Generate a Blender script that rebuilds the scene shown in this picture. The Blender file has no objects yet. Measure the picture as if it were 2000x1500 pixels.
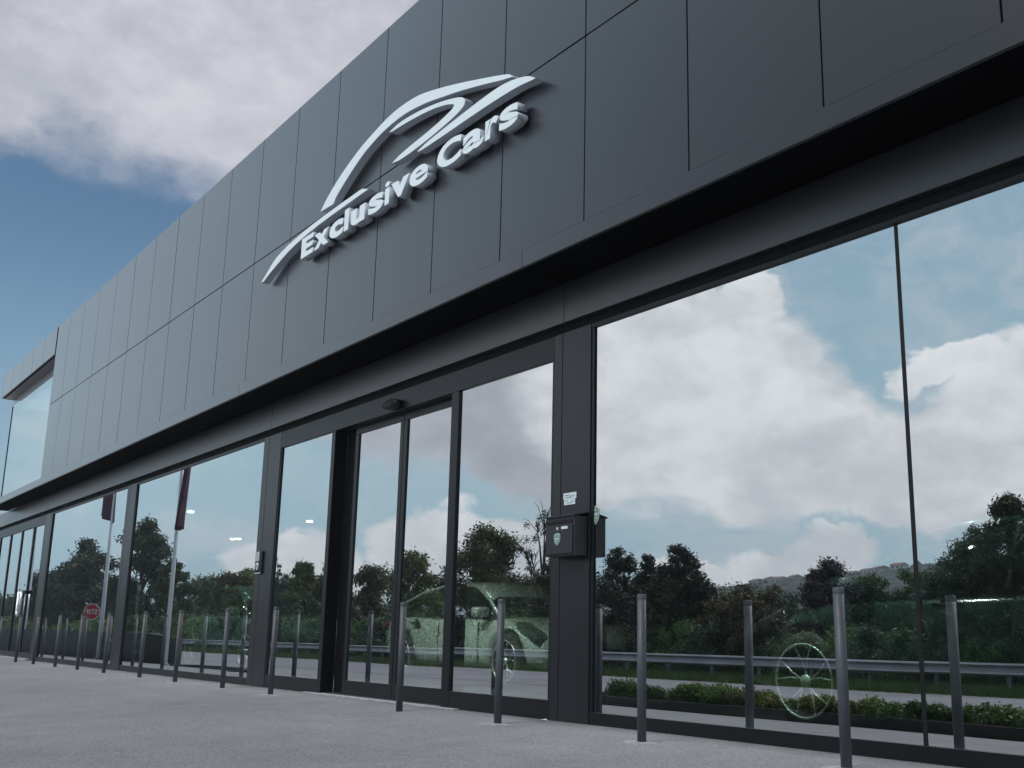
import bpy, bmesh, math, random
import numpy as np
from mathutils import Vector, Matrix, Euler

# ---------------------------------------------------------------- scene, camera, light
S = bpy.context.scene
COL = S.collection
R = math.radians
S.view_settings.view_transform = 'Standard'
S.view_settings.look = 'None'
S.view_settings.exposure = 0.0
S.view_settings.gamma = 1.0
S.view_settings.use_curve_mapping = False
S.cycles.max_bounces = 10
S.cycles.transparent_max_bounces = 12
S.cycles.volume_bounces = 0

yaw, pitch, roll = -0.972402442, 0.231326902, 0.0250690877
fw = Vector((math.sin(yaw)*math.cos(pitch), math.cos(yaw)*math.cos(pitch), math.sin(pitch)))
rt0 = Vector((math.cos(yaw), -math.sin(yaw), 0)); up0 = rt0.cross(fw)
rt = rt0*math.cos(roll) + up0*math.sin(roll); up = -rt0*math.sin(roll) + up0*math.cos(roll)
cd = bpy.data.cameras.new('camera'); cam = bpy.data.objects.new('camera', cd); COL.objects.link(cam)
m = Matrix((rt, up, -fw)).transposed().to_4x4(); m.translation = Vector((0, 0, 0.64))
cam.matrix_world = m
cd.sensor_width = 36; cd.lens = 2166.58578/2000*36; cd.clip_start = 0.05; cd.clip_end = 4000
S.camera = cam

SUN_EL, SUN_AZ = 52, 182          # azimuth clockwise from +Y
sd = bpy.data.lights.new('sun', 'SUN'); sd.energy = 2.1; sd.angle = R(38); sd.color = (1.0, 0.97, 0.93)
sun = bpy.data.objects.new('sun', sd); COL.objects.link(sun)
sv = Vector((math.sin(R(SUN_AZ))*math.cos(R(SUN_EL)), math.cos(R(SUN_AZ))*math.cos(R(SUN_EL)), math.sin(R(SUN_EL))))
sun.rotation_euler = sv.to_track_quat('Z', 'Y').to_euler()

# ---- sky: Nishita blue with cloud banks placed by direction (azimuth, elevation in degrees)
W = bpy.data.worlds.new('World'); S.world = W; W.use_nodes = True
nt = W.node_tree; nt.nodes.clear()
def N(t, **k):
    n = nt.nodes.new(t)
    for a, b in k.items(): setattr(n, a, b)
    return n
def L(a, b): nt.links.new(a, b)
def math_(op, a, b=None, c=None, clamp=False):
    n = N('ShaderNodeMath', operation=op, use_clamp=clamp)
    for i, v in enumerate((a, b, c)):
        if v is None: continue
        if isinstance(v, (int, float)): n.inputs[i].default_value = v
        else: L(v, n.inputs[i])
    return n.outputs[0]
def vmath(op, a, b=None):
    n = N('ShaderNodeVectorMath', operation=op)
    for i, v in enumerate((a, b)):
        if v is None: continue
        if isinstance(v, tuple): n.inputs[i].default_value = v
        else: L(v, n.inputs[i])
    return n
def noise(vec, scale, detail=6, rough=.55, off=None):
    n = N('ShaderNodeTexNoise'); n.inputs['Scale'].default_value = scale
    n.inputs['Detail'].default_value = detail; n.inputs['Roughness'].default_value = rough
    if off: vec = vmath('ADD', vec, off).outputs[0]
    L(vec, n.inputs['Vector']); return n
def smooth(v, a, b):
    n = N('ShaderNodeMapRange', interpolation_type='SMOOTHSTEP')
    L(v, n.inputs[0]); n.inputs[1].default_value = a; n.inputs[2].default_value = b
    return n.outputs[0]
def mixc(f, a, b):
    n = N('ShaderNodeMix', data_type='RGBA')
    for i, v in ((0, f), (6, a), (7, b)):
        if isinstance(v, (int, float)): n.inputs[i].default_value = v
        elif isinstance(v, tuple): n.inputs[i].default_value = (*v, 1)
        else: L(v, n.inputs[i])
    return n.outputs[2]
sky = N('ShaderNodeTexSky', sky_type='NISHITA', sun_disc=False)
sky.sun_elevation = R(SUN_EL); sky.sun_rotation = R(SUN_AZ); sky.altitude = 300
sky.air_density = 1.0; sky.dust_density = 1.6; sky.ozone_density = 2.0
tc = N('ShaderNodeTexCoord'); d = tc.outputs['Generated']
sep = N('ShaderNodeSeparateXYZ'); L(d, sep.inputs[0])
az = math_('MULTIPLY', math_('ARCTAN2', sep.outputs[0], sep.outputs[1]), 57.29578)
el = math_('MULTIPLY', math_('ARCSINE', sep.outputs[2]), 57.29578)
comb = N('ShaderNodeCombineXYZ'); L(az, comb.inputs[0]); L(el, comb.inputs[1])
ae = comb.outputs[0]
sq = vmath('MULTIPLY', ae, (1, 1.5, 1)).outputs[0]
w1 = noise(sq, .15, 5, .5); w2 = noise(sq, .40, 7, .6, (50, 20, 0))
wv = vmath('SCALE', vmath('SUBTRACT', w1.outputs['Color'], (.5, .5, .5)).outputs[0]); wv.inputs['Scale'].default_value = 5.0
wv2 = vmath('SCALE', vmath('SUBTRACT', w2.outputs['Color'], (.5, .5, .5)).outputs[0]); wv2.inputs['Scale'].default_value = 3.0
warp = vmath('ADD', vmath('ADD', ae, wv.outputs[0]).outputs[0], wv2.outputs[0]).outputs[0]
def blob(a0, e0, w, h, k=1.0):
    v = vmath('MULTIPLY', vmath('SUBTRACT', warp, (a0, e0, 0)).outputs[0], (1/w, 1/h, 0)).outputs[0]
    ln = vmath('LENGTH', v)
    return math_('MULTIPLY', math_('SUBTRACT', 1.0, ln.outputs['Value']), k)
def union(bs):
    o = None
    for b in bs:
        v = blob(*b); o = v if o is None else math_('SMOOTH_MAX', o, v, .12)
    return o
# bright cumulus
cum = union([(-132.5, 12.6, 8.6, 5.6), (-137.5, 10.5, 7.5, 4.0), (-143.5, 8.6, 8.5, 3.0), (-150.5, 10.8, 4.6, 4.4),
             (-138.8, 4.0, 4.2, 1.7), (-134, 3.6, 2.4, 1.0), (-120.4, 4.4, 3.5, 2.5), (-114.2, 3.0, 3.8, 2.3),
             (-124.5, 4.6, 2.8, 2.0), (-136, 17.5, 2.4, 1.6), (-146.5, 13.8, 2.2, 1.4)])
# grey-lilac sheet clouds (upper left of the direct view, and over the doorway in the mirror)
sheet = union([(-73, 34, 26, 12.2), (-64, 29, 6, 7.5), (-88, 27, 10, 6.5), (-121, 13.5, 10, 5.6), (-127, 9.2, 5.5, 2.2), (-86, 8, 5, 2),
               (-170, 16, 14, 6), (150, 22, 30, 9), (60, 25, 30, 10), (0, 20, 30, 9), (-30, 26, 12, 8)])
c1 = smooth(cum, -.09, .17)
c2 = smooth(sheet, -.06, .26)
hi = noise(vmath('MULTIPLY', d, (1, 1, 2)).outputs[0], 2.6, 6, .55, (3, 1, 7))
high = math_('MULTIPLY', smooth(hi.outputs['Fac'], .36, .56), smooth(el, 34, 50))
sh1 = noise(sq, .10, 4, .5, (9, 4, 0)); sh2 = noise(sq, .26, 5, .52, (1, 14, 0))
sh3 = noise(vmath('ADD', sq, wv2.outputs[0]).outputs[0], .62, 6, .6, (31, 4, 0))
tone = math_('MULTIPLY_ADD', sh1.outputs['Fac'], .45, math_('MULTIPLY_ADD', sh2.outputs['Fac'], .33, math_('MULTIPLY', sh3.outputs['Fac'], .22)))
depth1 = smooth(cum, .05, .75)
white = mixc(smooth(tone, .38, .62), (.74, .77, .82), (1.10, 1.11, 1.13))
white = mixc(math_('MULTIPLY', depth1, .2), white, (.80, .81, .85))
grey = mixc(smooth(tone, .33, .67), (.46, .48, .54), (.70, .69, .75))
blue_raw = vmath('SCALE', sky.outputs[0]); blue_raw.inputs['Scale'].default_value = .088
# thin veil that pales the sky toward the horizon and behind the camera
veil = math_('MULTIPLY', math_('SUBTRACT', 1.0, smooth(el, 2, 22)), .45)
side = math_('MULTIPLY', smooth(math_('MULTIPLY', sep.outputs[1], -1.0), -.03, .28), .62)
vf = math_('ADD', veil, side, clamp=True)
bt = vmath('MULTIPLY', blue_raw.outputs[0], (.80, 1.0, 1.03))
bl = mixc(vf, bt.outputs[0], (.46, .66, .77))
ci = noise(vmath('MULTIPLY', warp, (1, 2.2, 1)).outputs[0], .13, 5, .6, (70, 3, 0))
cir = math_('MULTIPLY', math_('MULTIPLY', smooth(ci.outputs['Fac'], .40, .66), smooth(math_('MULTIPLY', sep.outputs[1], -1.0), .0, .3)), .55)
bl = mixc(cir, bl, (.74, .79, .84))
c = mixc(high, bl, (.80, .81, .85))
c = mixc(math_('MULTIPLY', c2, .95), c, grey)
c = mixc(c1, c, white)
bg = N('ShaderNodeBackground'); L(c, bg.inputs[0]); bg.inputs[1].default_value = 1.0
out = N('ShaderNodeOutputWorld'); L(bg.outputs[0], out.inputs[0])

# ---------------------------------------------------------------- helpers
def tag(o, label=None, cat=None, group=None, kind=None):
    if label: o['label'] = label
    if cat: o['category'] = cat
    if group: o['group'] = group
    if kind: o['kind'] = kind
    return o
def thing(name, label, cat, loc=(0, 0, 0), rz=0, group=None):
    o = bpy.data.objects.new(name, None); COL.objects.link(o)
    o.location = loc; o.rotation_euler = (0, 0, rz); o.empty_display_size = .2
    return tag(o, label, cat, group)
def copy_tree(o, parent=None):
    c_ = o.copy(); COL.objects.link(c_); c_.parent = parent
    for ch in list(o.children): copy_tree(ch, c_)
    return c_
class MB:
    """collects shapes and links them as one mesh object (world or parent-local metres)"""
    def __init__(s): s.v = []; s.f = []; s.mi = []
    def add(s, vs, fs, mi=0):
        b = len(s.v); s.v += [tuple(v) for v in vs]; s.f += [tuple(i+b for i in f) for f in fs]; s.mi += [mi]*len(fs)
    def box(s, x0, x1, y0, y1, z0, z1, mi=0):
        x0, x1 = min(x0, x1), max(x0, x1); y0, y1 = min(y0, y1), max(y0, y1); z0, z1 = min(z0, z1), max(z0, z1)
        vs = [(x0,y0,z0),(x1,y0,z0),(x1,y1,z0),(x0,y1,z0),(x0,y0,z1),(x1,y0,z1),(x1,y1,z1),(x0,y1,z1)]
        s.add(vs, [(0,3,2,1),(4,5,6,7),(0,1,5,4),(1,2,6,5),(2,3,7,6),(3,0,4,7)], mi)
    def tube(s, pts, rad, n=10, caps=True, mi=0):
        pts = [Vector(p) for p in pts]; rad = rad if isinstance(rad, (list, tuple)) else [rad]*len(pts)
        vs = []; up_ = None
        for i, p in enumerate(pts):
            t = (pts[min(i+1, len(pts)-1)] - pts[max(i-1, 0)]).normalized()
            if up_ is None: up_ = t.orthogonal().normalized()
            up_ = (up_ - t*up_.dot(t)).normalized(); bi = t.cross(up_)
            for k in range(n):
                a = 2*math.pi*k/n; vs.append(p + (up_*math.cos(a) + bi*math.sin(a))*rad[i])
        fs = [(i*n+k, i*n+(k+1) % n, (i+1)*n+(k+1) % n, (i+1)*n+k) for i in range(len(pts)-1) for k in range(n)]
        if caps: fs += [tuple(reversed(range(n))), tuple((len(pts)-1)*n+k for k in range(n))]
        s.add(vs, fs, mi)
    def lathe(s, prof, n=32, c=(0, 0, 0), axis='z', mi=0):
        vs = []
        for r, h in prof:
            for k in range(n):
                a = 2*math.pi*k/n
                x, y = r*math.cos(a), r*math.sin(a)
                vs.append((c[0]+x, c[1]+y, c[2]+h) if axis == 'z' else (c[0]+x, c[1]+h, c[2]+y))
        fs = [(i*n+k, i*n+(k+1) % n, (i+1)*n+(k+1) % n, (i+1)*n+k) for i in range(len(prof)-1) for k in range(n)]
        s.add(vs, fs, mi)
    def prism(s, poly, y0, y1, mi=0):
        """polygon in (x, z), extruded along y"""
        from mathutils.geometry import tessellate_polygon
        n = len(poly)
        vs = [(x, y0, z) for x, z in poly] + [(x, y1, z) for x, z in poly]
        tri = tessellate_polygon([[Vector((x, z, 0)) for x, z in poly]])
        fs = [tuple(t) for t in tri] + [tuple(i+n for i in reversed(t)) for t in tri]
        fs += [(i, (i+1) % n, (i+1) % n+n, i+n) for i in range(n)]
        s.add(vs, fs, mi)
    def build(s, name, mats, parent=None, bevel=0, smooth_=False, loc=None, seg=2):
        me = bpy.data.meshes.new(name); me.from_pydata(s.v, [], s.f); me.update()
        bm = bmesh.new(); bm.from_mesh(me); bmesh.ops.recalc_face_normals(bm, faces=bm.faces); bm.to_mesh(me); bm.free()
        for mt in (mats if isinstance(mats, (list, tuple)) else [mats]): me.materials.append(mt)
        me.polygons.foreach_set('material_index', s.mi)
        if smooth_: me.polygons.foreach_set('use_smooth', [True]*len(s.f))
        o = bpy.data.objects.new(name, me); COL.objects.link(o)
        if parent: o.parent = parent
        if loc: o.location = loc
        if bevel:
            b = o.modifiers.new('b', 'BEVEL'); b.width = bevel; b.segments = seg; b.limit_method = 'ANGLE'; b.angle_limit = R(40)
        return o
def mat(name, col, rough=.5, metal=0, ior=1.5, var=0, vscale=3, vcol=None, bump=0, bscale=50, rvar=0, spec=None, emit=None, estr=0, coat=0):
    m_ = bpy.data.materials.new(name); m_.use_nodes = True; t = m_.node_tree; p = t.nodes['Principled BSDF']
    p.inputs['Base Color'].default_value = (*col, 1); p.inputs['Roughness'].default_value = rough
    p.inputs['Metallic'].default_value = metal; p.inputs['IOR'].default_value = ior
    if coat: p.inputs['Coat Weight'].default_value = coat; p.inputs['Coat Roughness'].default_value = .06
    if emit: p.inputs['Emission Color'].default_value = (*emit, 1); p.inputs['Emission Strength'].default_value = estr
    co = t.nodes.new('ShaderNodeTexCoord').outputs['Object']
    def nz(sc, det=5):
        n = t.nodes.new('ShaderNodeTexNoise'); n.inputs['Scale'].default_value = sc; n.inputs['Detail'].default_value = det
        n.inputs['Roughness'].default_value = .6; t.links.new(co, n.inputs['Vector']); return n.outputs['Fac']
    if var or vcol:
        mr = t.nodes.new('ShaderNodeMapRange'); t.links.new(nz(vscale), mr.inputs[0]); mr.inputs[1].default_value = .35; mr.inputs[2].default_value = .65
        mx = t.nodes.new('ShaderNodeMix'); mx.data_type = 'RGBA'; t.links.new(mr.outputs[0], mx.inputs[0])
        a = vcol or tuple(x*(1+var) for x in col)
        mx.inputs[6].default_value = (*(tuple(x*(1-var) for x in col)), 1); mx.inputs[7].default_value = (*a, 1)
        t.links.new(mx.outputs[2], p.inputs['Base Color'])
    if rvar:
        mr = t.nodes.new('ShaderNodeMapRange'); t.links.new(nz(vscale*1.7, 8), mr.inputs[0]); mr.inputs[1].default_value = .3; mr.inputs[2].default_value = .7
        mr.inputs[3].default_value = rough-rvar; mr.inputs[4].default_value = rough+rvar; t.links.new(mr.outputs[0], p.inputs['Roughness'])
    if bump:
        b = t.nodes.new('ShaderNodeBump'); b.inputs['Strength'].default_value = bump; b.inputs['Distance'].default_value = .01
        t.links.new(nz(bscale), b.inputs['Height']); t.links.new(b.outputs[0], p.inputs['Normal'])
    return m_
def leaf_mat(name, c0, c1, trans=.25):
    m_ = bpy.data.materials.new(name); m_.use_nodes = True; t = m_.node_tree; p = t.nodes['Principled BSDF']
    co = t.nodes.new('ShaderNodeTexCoord').outputs['Object']
    n = t.nodes.new('ShaderNodeTexNoise'); n.inputs['Scale'].default_value = 1.7; n.inputs['Detail'].default_value = 4; t.links.new(co, n.inputs['Vector'])
    n2 = t.nodes.new('ShaderNodeTexNoise'); n2.inputs['Scale'].default_value = 16; t.links.new(co, n2.inputs['Vector'])
    ad = t.nodes.new('ShaderNodeMath'); ad.operation = 'ADD'; t.links.new(n.outputs['Fac'], ad.inputs[0]); t.links.new(n2.outputs['Fac'], ad.inputs[1])
    mr = t.nodes.new('ShaderNodeMapRange'); t.links.new(ad.outputs[0], mr.inputs[0]); mr.inputs[1].default_value = .78; mr.inputs[2].default_value = 1.22
    mx = t.nodes.new('ShaderNodeMix'); mx.data_type = 'RGBA'; t.links.new(mr.outputs[0], mx.inputs[0])
    mx.inputs[6].default_value = (*c0, 1); mx.inputs[7].default_value = (*c1, 1)
    t.links.new(mx.outputs[2], p.inputs['Base Color']); p.inputs['Roughness'].default_value = .55
    tr = t.nodes.new('ShaderNodeBsdfTranslucent'); t.links.new(mx.outputs[2], tr.inputs[0])
    ms = t.nodes.new('ShaderNodeMixShader'); ms.inputs[0].default_value = trans
    t.links.new(p.outputs[0], ms.inputs[1]); t.links.new(tr.outputs[0], ms.inputs[2])
    t.links.new(ms.outputs[0], t.nodes['Material Output'].inputs[0]); return m_

# ---------------------------------------------------------------- materials
M = {}
M['clad'] = mat('anthracite_panel', (.019, .021, .027), .34, ior=1.42, var=.025, vscale=.35)
M['joint'] = mat('black_joint', (.004, .004, .004), .9)
M['trim'] = mat('anthracite_trim', (.019, .021, .027), .34, ior=1.5, var=.03, vscale=.6)
M['header'] = mat('satin_header', (.030, .032, .038), .32, ior=1.75)
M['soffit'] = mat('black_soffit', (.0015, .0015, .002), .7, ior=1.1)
M['frame'] = mat('window_frame_paint', (.006, .0065, .009), .36, ior=1.38)
M['column'] = mat('column_paint', (.011, .012, .016), .34, ior=1.45, var=.05, vscale=.8)
M['bollard'] = mat('bollard_paint', (.058, .064, .077), .5, var=.12, vscale=9, rvar=.08, bump=.06, bscale=160)
M['conc'] = mat('pale_concrete', (.30, .305, .33), .9, var=.25, vscale=14, bump=.5, bscale=90)
M['white'] = mat('white_sign_acrylic', (.86, .95, .99), .35, var=.02, vscale=2)
M['signside'] = mat('sign_return', (.46, .50, .56), .4)
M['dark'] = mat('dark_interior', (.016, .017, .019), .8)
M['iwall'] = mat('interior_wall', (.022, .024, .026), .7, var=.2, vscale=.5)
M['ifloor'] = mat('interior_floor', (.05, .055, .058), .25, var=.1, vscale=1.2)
M['mail'] = mat('mailbox_steel', (.020, .020, .026), .48, rvar=.05, vscale=8, bump=.15, bscale=300)
M['silver'] = mat('brushed_silver', (.65, .67, .70), .3, metal=.8)
M['paper'] = mat('paper', (.62, .72, .76), .8, var=.04, vscale=20)
M['ink'] = mat('grey_ink', (.20, .26, .30), .8)
M['black'] = mat('black_plastic', (.006, .006, .008), .5, ior=1.4)
M['emblem'] = mat('emblem_green', (.16, .27, .24), .5, var=.1, vscale=40)
M['emblem2'] = mat('emblem_pale', (.42, .52, .50), .5)
M['planter'] = mat('black_planter_edging', (.006, .006, .008), .6, var=.2, vscale=2)
M['soil'] = mat('planter_soil', (.05, .035, .025), .95, var=.4, vscale=12, bump=.8, bscale=30)
M['galv'] = mat('galvanised_steel', (.34, .34, .38), .42, metal=.55, var=.15, vscale=1.3, rvar=.1)
M['galvp'] = mat('galvanised_post', (.20, .21, .23), .5, metal=.4, var=.15, vscale=4)
M['pole'] = mat('flagpole_paint', (.74, .80, .83), .4, var=.05, vscale=2)
M['flag'] = mat('maroon_flag_cloth', (.085, .040, .065), .85, var=.15, vscale=1.5, vcol=(.11, .06, .09))
M['flagmark'] = mat('flag_lettering', (.45, .36, .42), .85)
M['stopred'] = mat('stop_red', (.36, .025, .035), .45, var=.08, vscale=6)
M['stopwhite'] = mat('stop_white', (.62, .60, .64), .45)
M['trunk'] = mat('bark', (.060, .048, .038), .9, var=.35, vscale=9, bump=.8, bscale=25)
M['soilg'] = mat('verge_soil', (.035, .050, .020), .95, var=.35, vscale=3, bump=.6, bscale=12)
M['housew'] = mat('house_wall', (.55, .52, .50), .9, var=.06, vscale=.6)
M['roof'] = mat('house_roof', (.24, .13, .10), .9, var=.15, vscale=1)
M['pane_dark'] = mat('house_window', (.03, .035, .04), .2)
M['strip'] = mat('threshold_metal', (.55, .52, .56), .4, metal=.5)
M['tyre'] = mat('tyre_rubber', (.012, .012, .013), .8)
M['lamp'] = mat('lit_downlight', (1, 1, 1), .5, emit=(1.0, .96, .88), estr=13)
M['tubelamp'] = mat('lit_tube', (1, 1, 1), .5, emit=(.85, 1.0, .95), estr=10)

def add_sheen(m_, rough=.30, k=.97, p=3.3):
    """lacquered aluminium: mirror-like sheen that grows toward grazing view angles"""
    t = m_.node_tree; pr_ = t.nodes['Principled BSDF']; gl = t.nodes.new('ShaderNodeBsdfGlossy'); gl.inputs['Roughness'].default_value = rough
    gl.inputs['Color'].default_value = (.94, .94, .95, 1)
    lw = t.nodes.new('ShaderNodeLayerWeight'); lw.inputs['Blend'].default_value = .5
    pw = t.nodes.new('ShaderNodeMath'); pw.operation = 'POWER'; t.links.new(lw.outputs['Facing'], pw.inputs[0]); pw.inputs[1].default_value = p
    mu = t.nodes.new('ShaderNodeMath'); mu.operation = 'MULTIPLY'; t.links.new(pw.outputs[0], mu.inputs[0]); mu.inputs[1].default_value = k
    ms = t.nodes.new('ShaderNodeMixShader'); t.links.new(mu.outputs[0], ms.inputs[0]); t.links.new(pr_.outputs[0], ms.inputs[1]); t.links.new(gl.outputs[0], ms.inputs[2])
    t.links.new(ms.outputs[0], t.nodes['Material Output'].inputs[0])
add_sheen(M['clad']); add_sheen(M['trim']); add_sheen(M['header'], .34, .45, 3.2); add_sheen(M['column'], .30, .25, 3.5); add_sheen(M['frame'], .30, .15, 3.5)

def ground_mat(name, base, spots, scale1=1.0, bump=.5, tint=(1, 1, 1)):
    m_ = bpy.data.materials.new(name); m_.use_nodes = True; t = m_.node_tree; p = t.nodes['Principled BSDF']
    geo = t.nodes.new('ShaderNodeNewGeometry').outputs['Position']
    def nz(sc, det=6, ro=.6):
        n = t.nodes.new('ShaderNodeTexNoise'); n.inputs['Scale'].default_value = sc; n.inputs['Detail'].default_value = det
        n.inputs['Roughness'].default_value = ro; t.links.new(geo, n.inputs['Vector']); return n.outputs['Fac']
    def mr(v, a, b, c0, c1):
        n = t.nodes.new('ShaderNodeMapRange'); t.links.new(v, n.inputs[0])
        for i, x in enumerate((a, b, c0, c1)): n.inputs[i+1].default_value = x
        return n.outputs[0]
    def mul(a, b):
        n = t.nodes.new('ShaderNodeMath'); n.operation = 'MULTIPLY'; t.links.new(a, n.inputs[0]); t.links.new(b, n.inputs[1]); return n.outputs[0]
    big = mr(nz(.35*scale1), .3, .7, .84, 1.12); mid = mr(nz(2.3*scale1), .3, .7, .90, 1.09)
    fine = mr(nz(48, 5, .85), .34, .66, .48, 1.52)
    vo = t.nodes.new('ShaderNodeTexVoronoi'); vo.inputs['Scale'].default_value = 55; t.links.new(geo, vo.inputs['Vector'])
    pe = mr(vo.outputs['Distance'], .0, .55, 1.18, .88)
    k = mul(mul(big, mid), mul(fine, pe))
    st = mr(nz(.9, 8, .7), .60, .72, 1.0, .80); k = mul(k, st)
    # scattered pale grit
    vg = t.nodes.new('ShaderNodeTexVoronoi'); vg.inputs['Scale'].default_value = 16; t.links.new(geo, vg.inputs['Vector'])
    gr = mr(vg.outputs['Distance'], .05, .09, spots, 0.0)
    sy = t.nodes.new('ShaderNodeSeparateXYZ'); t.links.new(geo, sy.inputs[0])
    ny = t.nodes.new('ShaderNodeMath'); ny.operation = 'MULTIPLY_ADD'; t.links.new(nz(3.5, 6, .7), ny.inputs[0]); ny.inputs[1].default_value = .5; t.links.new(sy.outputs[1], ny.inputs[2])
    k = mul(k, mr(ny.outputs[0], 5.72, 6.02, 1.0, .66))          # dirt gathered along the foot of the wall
    sc = t.nodes.new('ShaderNodeVectorMath'); sc.operation = 'SCALE'; sc.inputs[0].default_value = base; t.links.new(k, sc.inputs['Scale'])
    mx = t.nodes.new('ShaderNodeMix'); mx.data_type = 'RGBA'; t.links.new(gr, mx.inputs[0]); t.links.new(sc.outputs[0], mx.inputs[6]); mx.inputs[7].default_value = (.5, .5, .52, 1)
    t.links.new(mx.outputs[2], p.inputs['Base Color']); p.inputs['Roughness'].default_value = .85
    b = t.nodes.new('ShaderNodeBump'); b.inputs['Strength'].default_value = bump; b.inputs['Distance'].default_value = .006
    t.links.new(nz(120, 3, .7), b.inputs['Height']); t.links.new(b.outputs[0], p.inputs['Normal']); return m_
M['ground'] = ground_mat('asphalt_forecourt', (.222, .221, .238), .22)
M['road'] = ground_mat('road_asphalt', (.205, .20, .226), .05, 1.0, .3)

def glass_mat(name, lo=.70, hi=.98, refl=(.95, .985, 1.0), trans=(.62, .71, .675), wave=.012):
    m_ = bpy.data.materials.new(name); m_.use_nodes = True; t = m_.node_tree; t.nodes.clear()
    o = t.nodes.new('ShaderNodeOutputMaterial'); gl = t.nodes.new('ShaderNodeBsdfGlossy'); tr = t.nodes.new('ShaderNodeBsdfTransparent')
    gl.inputs['Color'].default_value = (*refl, 1); gl.inputs['Roughness'].default_value = 0.0
    tr.inputs['Color'].default_value = (*trans, 1)
    lw = t.nodes.new('ShaderNodeLayerWeight'); lw.inputs['Blend'].default_value = .42
    mr = t.nodes.new('ShaderNodeMapRange'); t.links.new(lw.outputs['Fresnel'], mr.inputs[0])
    mr.inputs[1].default_value = .05; mr.inputs[2].default_value = .7; mr.inputs[3].default_value = lo; mr.inputs[4].default_value = hi
    ms = t.nodes.new('ShaderNodeMixShader'); t.links.new(mr.outputs[0], ms.inputs[0]); t.links.new(tr.outputs[0], ms.inputs[1]); t.links.new(gl.outputs[0], ms.inputs[2])
    t.links.new(ms.outputs[0], o.inputs[0]); return m_
M['glass'] = glass_mat('solar_glass', wave=.004)
def clear_mat():
    m_ = bpy.data.materials.new('glass_back'); m_.use_nodes = True; t = m_.node_tree; t.nodes.clear()
    o = t.nodes.new('ShaderNodeOutputMaterial'); tr = t.nodes.new('ShaderNodeBsdfTransparent'); tr.inputs[0].default_value = (.9, .97, .94, 1)
    t.links.new(tr.outputs[0], o.inputs[0]); return m_
M['glassback'] = clear_mat()

# ---------------------------------------------------------------- ground, road, verge, far land
def zg(y):                                   # forecourt falls gently away from the building
    return .04 if y > 5.78 else (.04 - .045*(5.78-y) if y > -1 else -.2651)
def sheet_obj(name, xs, ys, zs, mt, kind='structure'):
    b = MB(); vs = [(x, y, z) for y, z in zip(ys, zs) for x in xs]; n = len(xs)
    b.add(vs, [(j*n+i, j*n+i+1, (j+1)*n+i+1, (j+1)*n+i) for j in range(len(ys)-1) for i in range(n-1)])
    o = b.build(name, mt); return tag(o, kind=kind)
gy = [-1500, -200, -60, -30, -12, -6, -3, -1, 2, 5.78, 30, 120]
sheet_obj('ground', [-1800, -600, -200, -80, -40, -20, 0, 40, 200, 900], gy, [zg(y) for y in gy], M['ground'])
sheet_obj('road', [-600, -200, -80, -30, 0, 60, 300], [-12.0, -4.2], [-.259, -.259], M['road'])
lm = mat('road_line_paint', (.50, .49, .52), .7, var=.2, vscale=6)
sheet_obj('road_edge_line', [-600, -100, 0, 300], [-11.72, -11.60], [-.253, -.253], lm)
sheet_obj('verge', [-600, -100, 0, 300], [-19.5, -14.6, -12.2, -11.9], [-.05, -.20, -.235, -.262], M['soilg'])
sheet_obj('field', [-1800, -300, -60, 0, 300, 900], [-1500, -60, -19.4], [-.1, -.08, -.045], M['soilg'])

# verge grass: blades nobody could count
rng = np.random.default_rng(5)
def blades(name, n, xr, yr, zf, h, w, mt, power=1.0):
    x = xr[1] - (xr[1]-xr[0])*rng.random(n)**power; y = yr[0]+(yr[1]-yr[0])*rng.random(n); z = zf(y)
    a = rng.random(n)*np.pi*2; hh = h*(.5+rng.random(n)); ww = w*(1+np.clip(-x/60, 0, 3))
    lx = (rng.random(n)-.5)*hh*.8; ly = (rng.random(n)-.5)*hh*.8
    V = np.empty((n, 3, 3)); V[:, 0] = np.c_[x-np.cos(a)*ww, y-np.sin(a)*ww, z]; V[:, 1] = np.c_[x+np.cos(a)*ww, y+np.sin(a)*ww, z]; V[:, 2] = np.c_[x+lx, y+ly, z+hh]
    me = bpy.data.meshes.new(name); me.vertices.add(n*3); me.vertices.foreach_set('co', V.reshape(-1))
    me.loops.add(n*3); me.loops.foreach_set('vertex_index', np.arange(n*3, dtype=np.int32))
    me.polygons.add(n); me.polygons.foreach_set('loop_start', np.arange(0, n*3, 3, dtype=np.int32)); me.polygons.foreach_set('loop_total', np.full(n, 3, dtype=np.int32))
    me.update(); me.validate(); me.materials.append(mt); o = bpy.data.objects.new(name, me); COL.objects.link(o); return o
M['grass'] = leaf_mat('verge_grass', (.035, .070, .016), (.085, .15, .035))
o = blades('verge_grass', 120000, (-150, -6), (-16.2, -12.0), lambda y: np.interp(y, [-19.5, -14.6, -12.2, -11.9], [-.05, -.2, -.235, -.262]), .16, .012, M['grass'], 2.0)
tag(o, 'short green roadside grass under the crash barrier', 'grass', kind='stuff')

# ---------------------------------------------------------------- the showroom
BX = [-.96, -7.62, -14.28, -20.94, -27.60, -34.3]          # bay lines
XE = -32.4                                                  # end of the upper storey
bld = thing('car_showroom', 'long dark anthracite car showroom with panel-clad upper storey and mirrored ground-floor windows', 'building', (0, 5.78, 0))
def part(b, name, m_, parent=None, bevel=0, sm=False, seg=2):
    """geometry is given in world metres; children are shifted to the building's base"""
    par = parent or bld
    off = Vector((0, 0, 0)); q = par
    while q: off += q.location; q = q.parent
    b.v = [(x-off.x, y-off.y, z-off.z) for x, y, z in b.v]
    return b.build(name, m_, par, bevel, sm, seg=seg)
YC = 5.2
ZB, ZS, ZM, ZT = 3.835, 3.995, 5.657, 7.50
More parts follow.
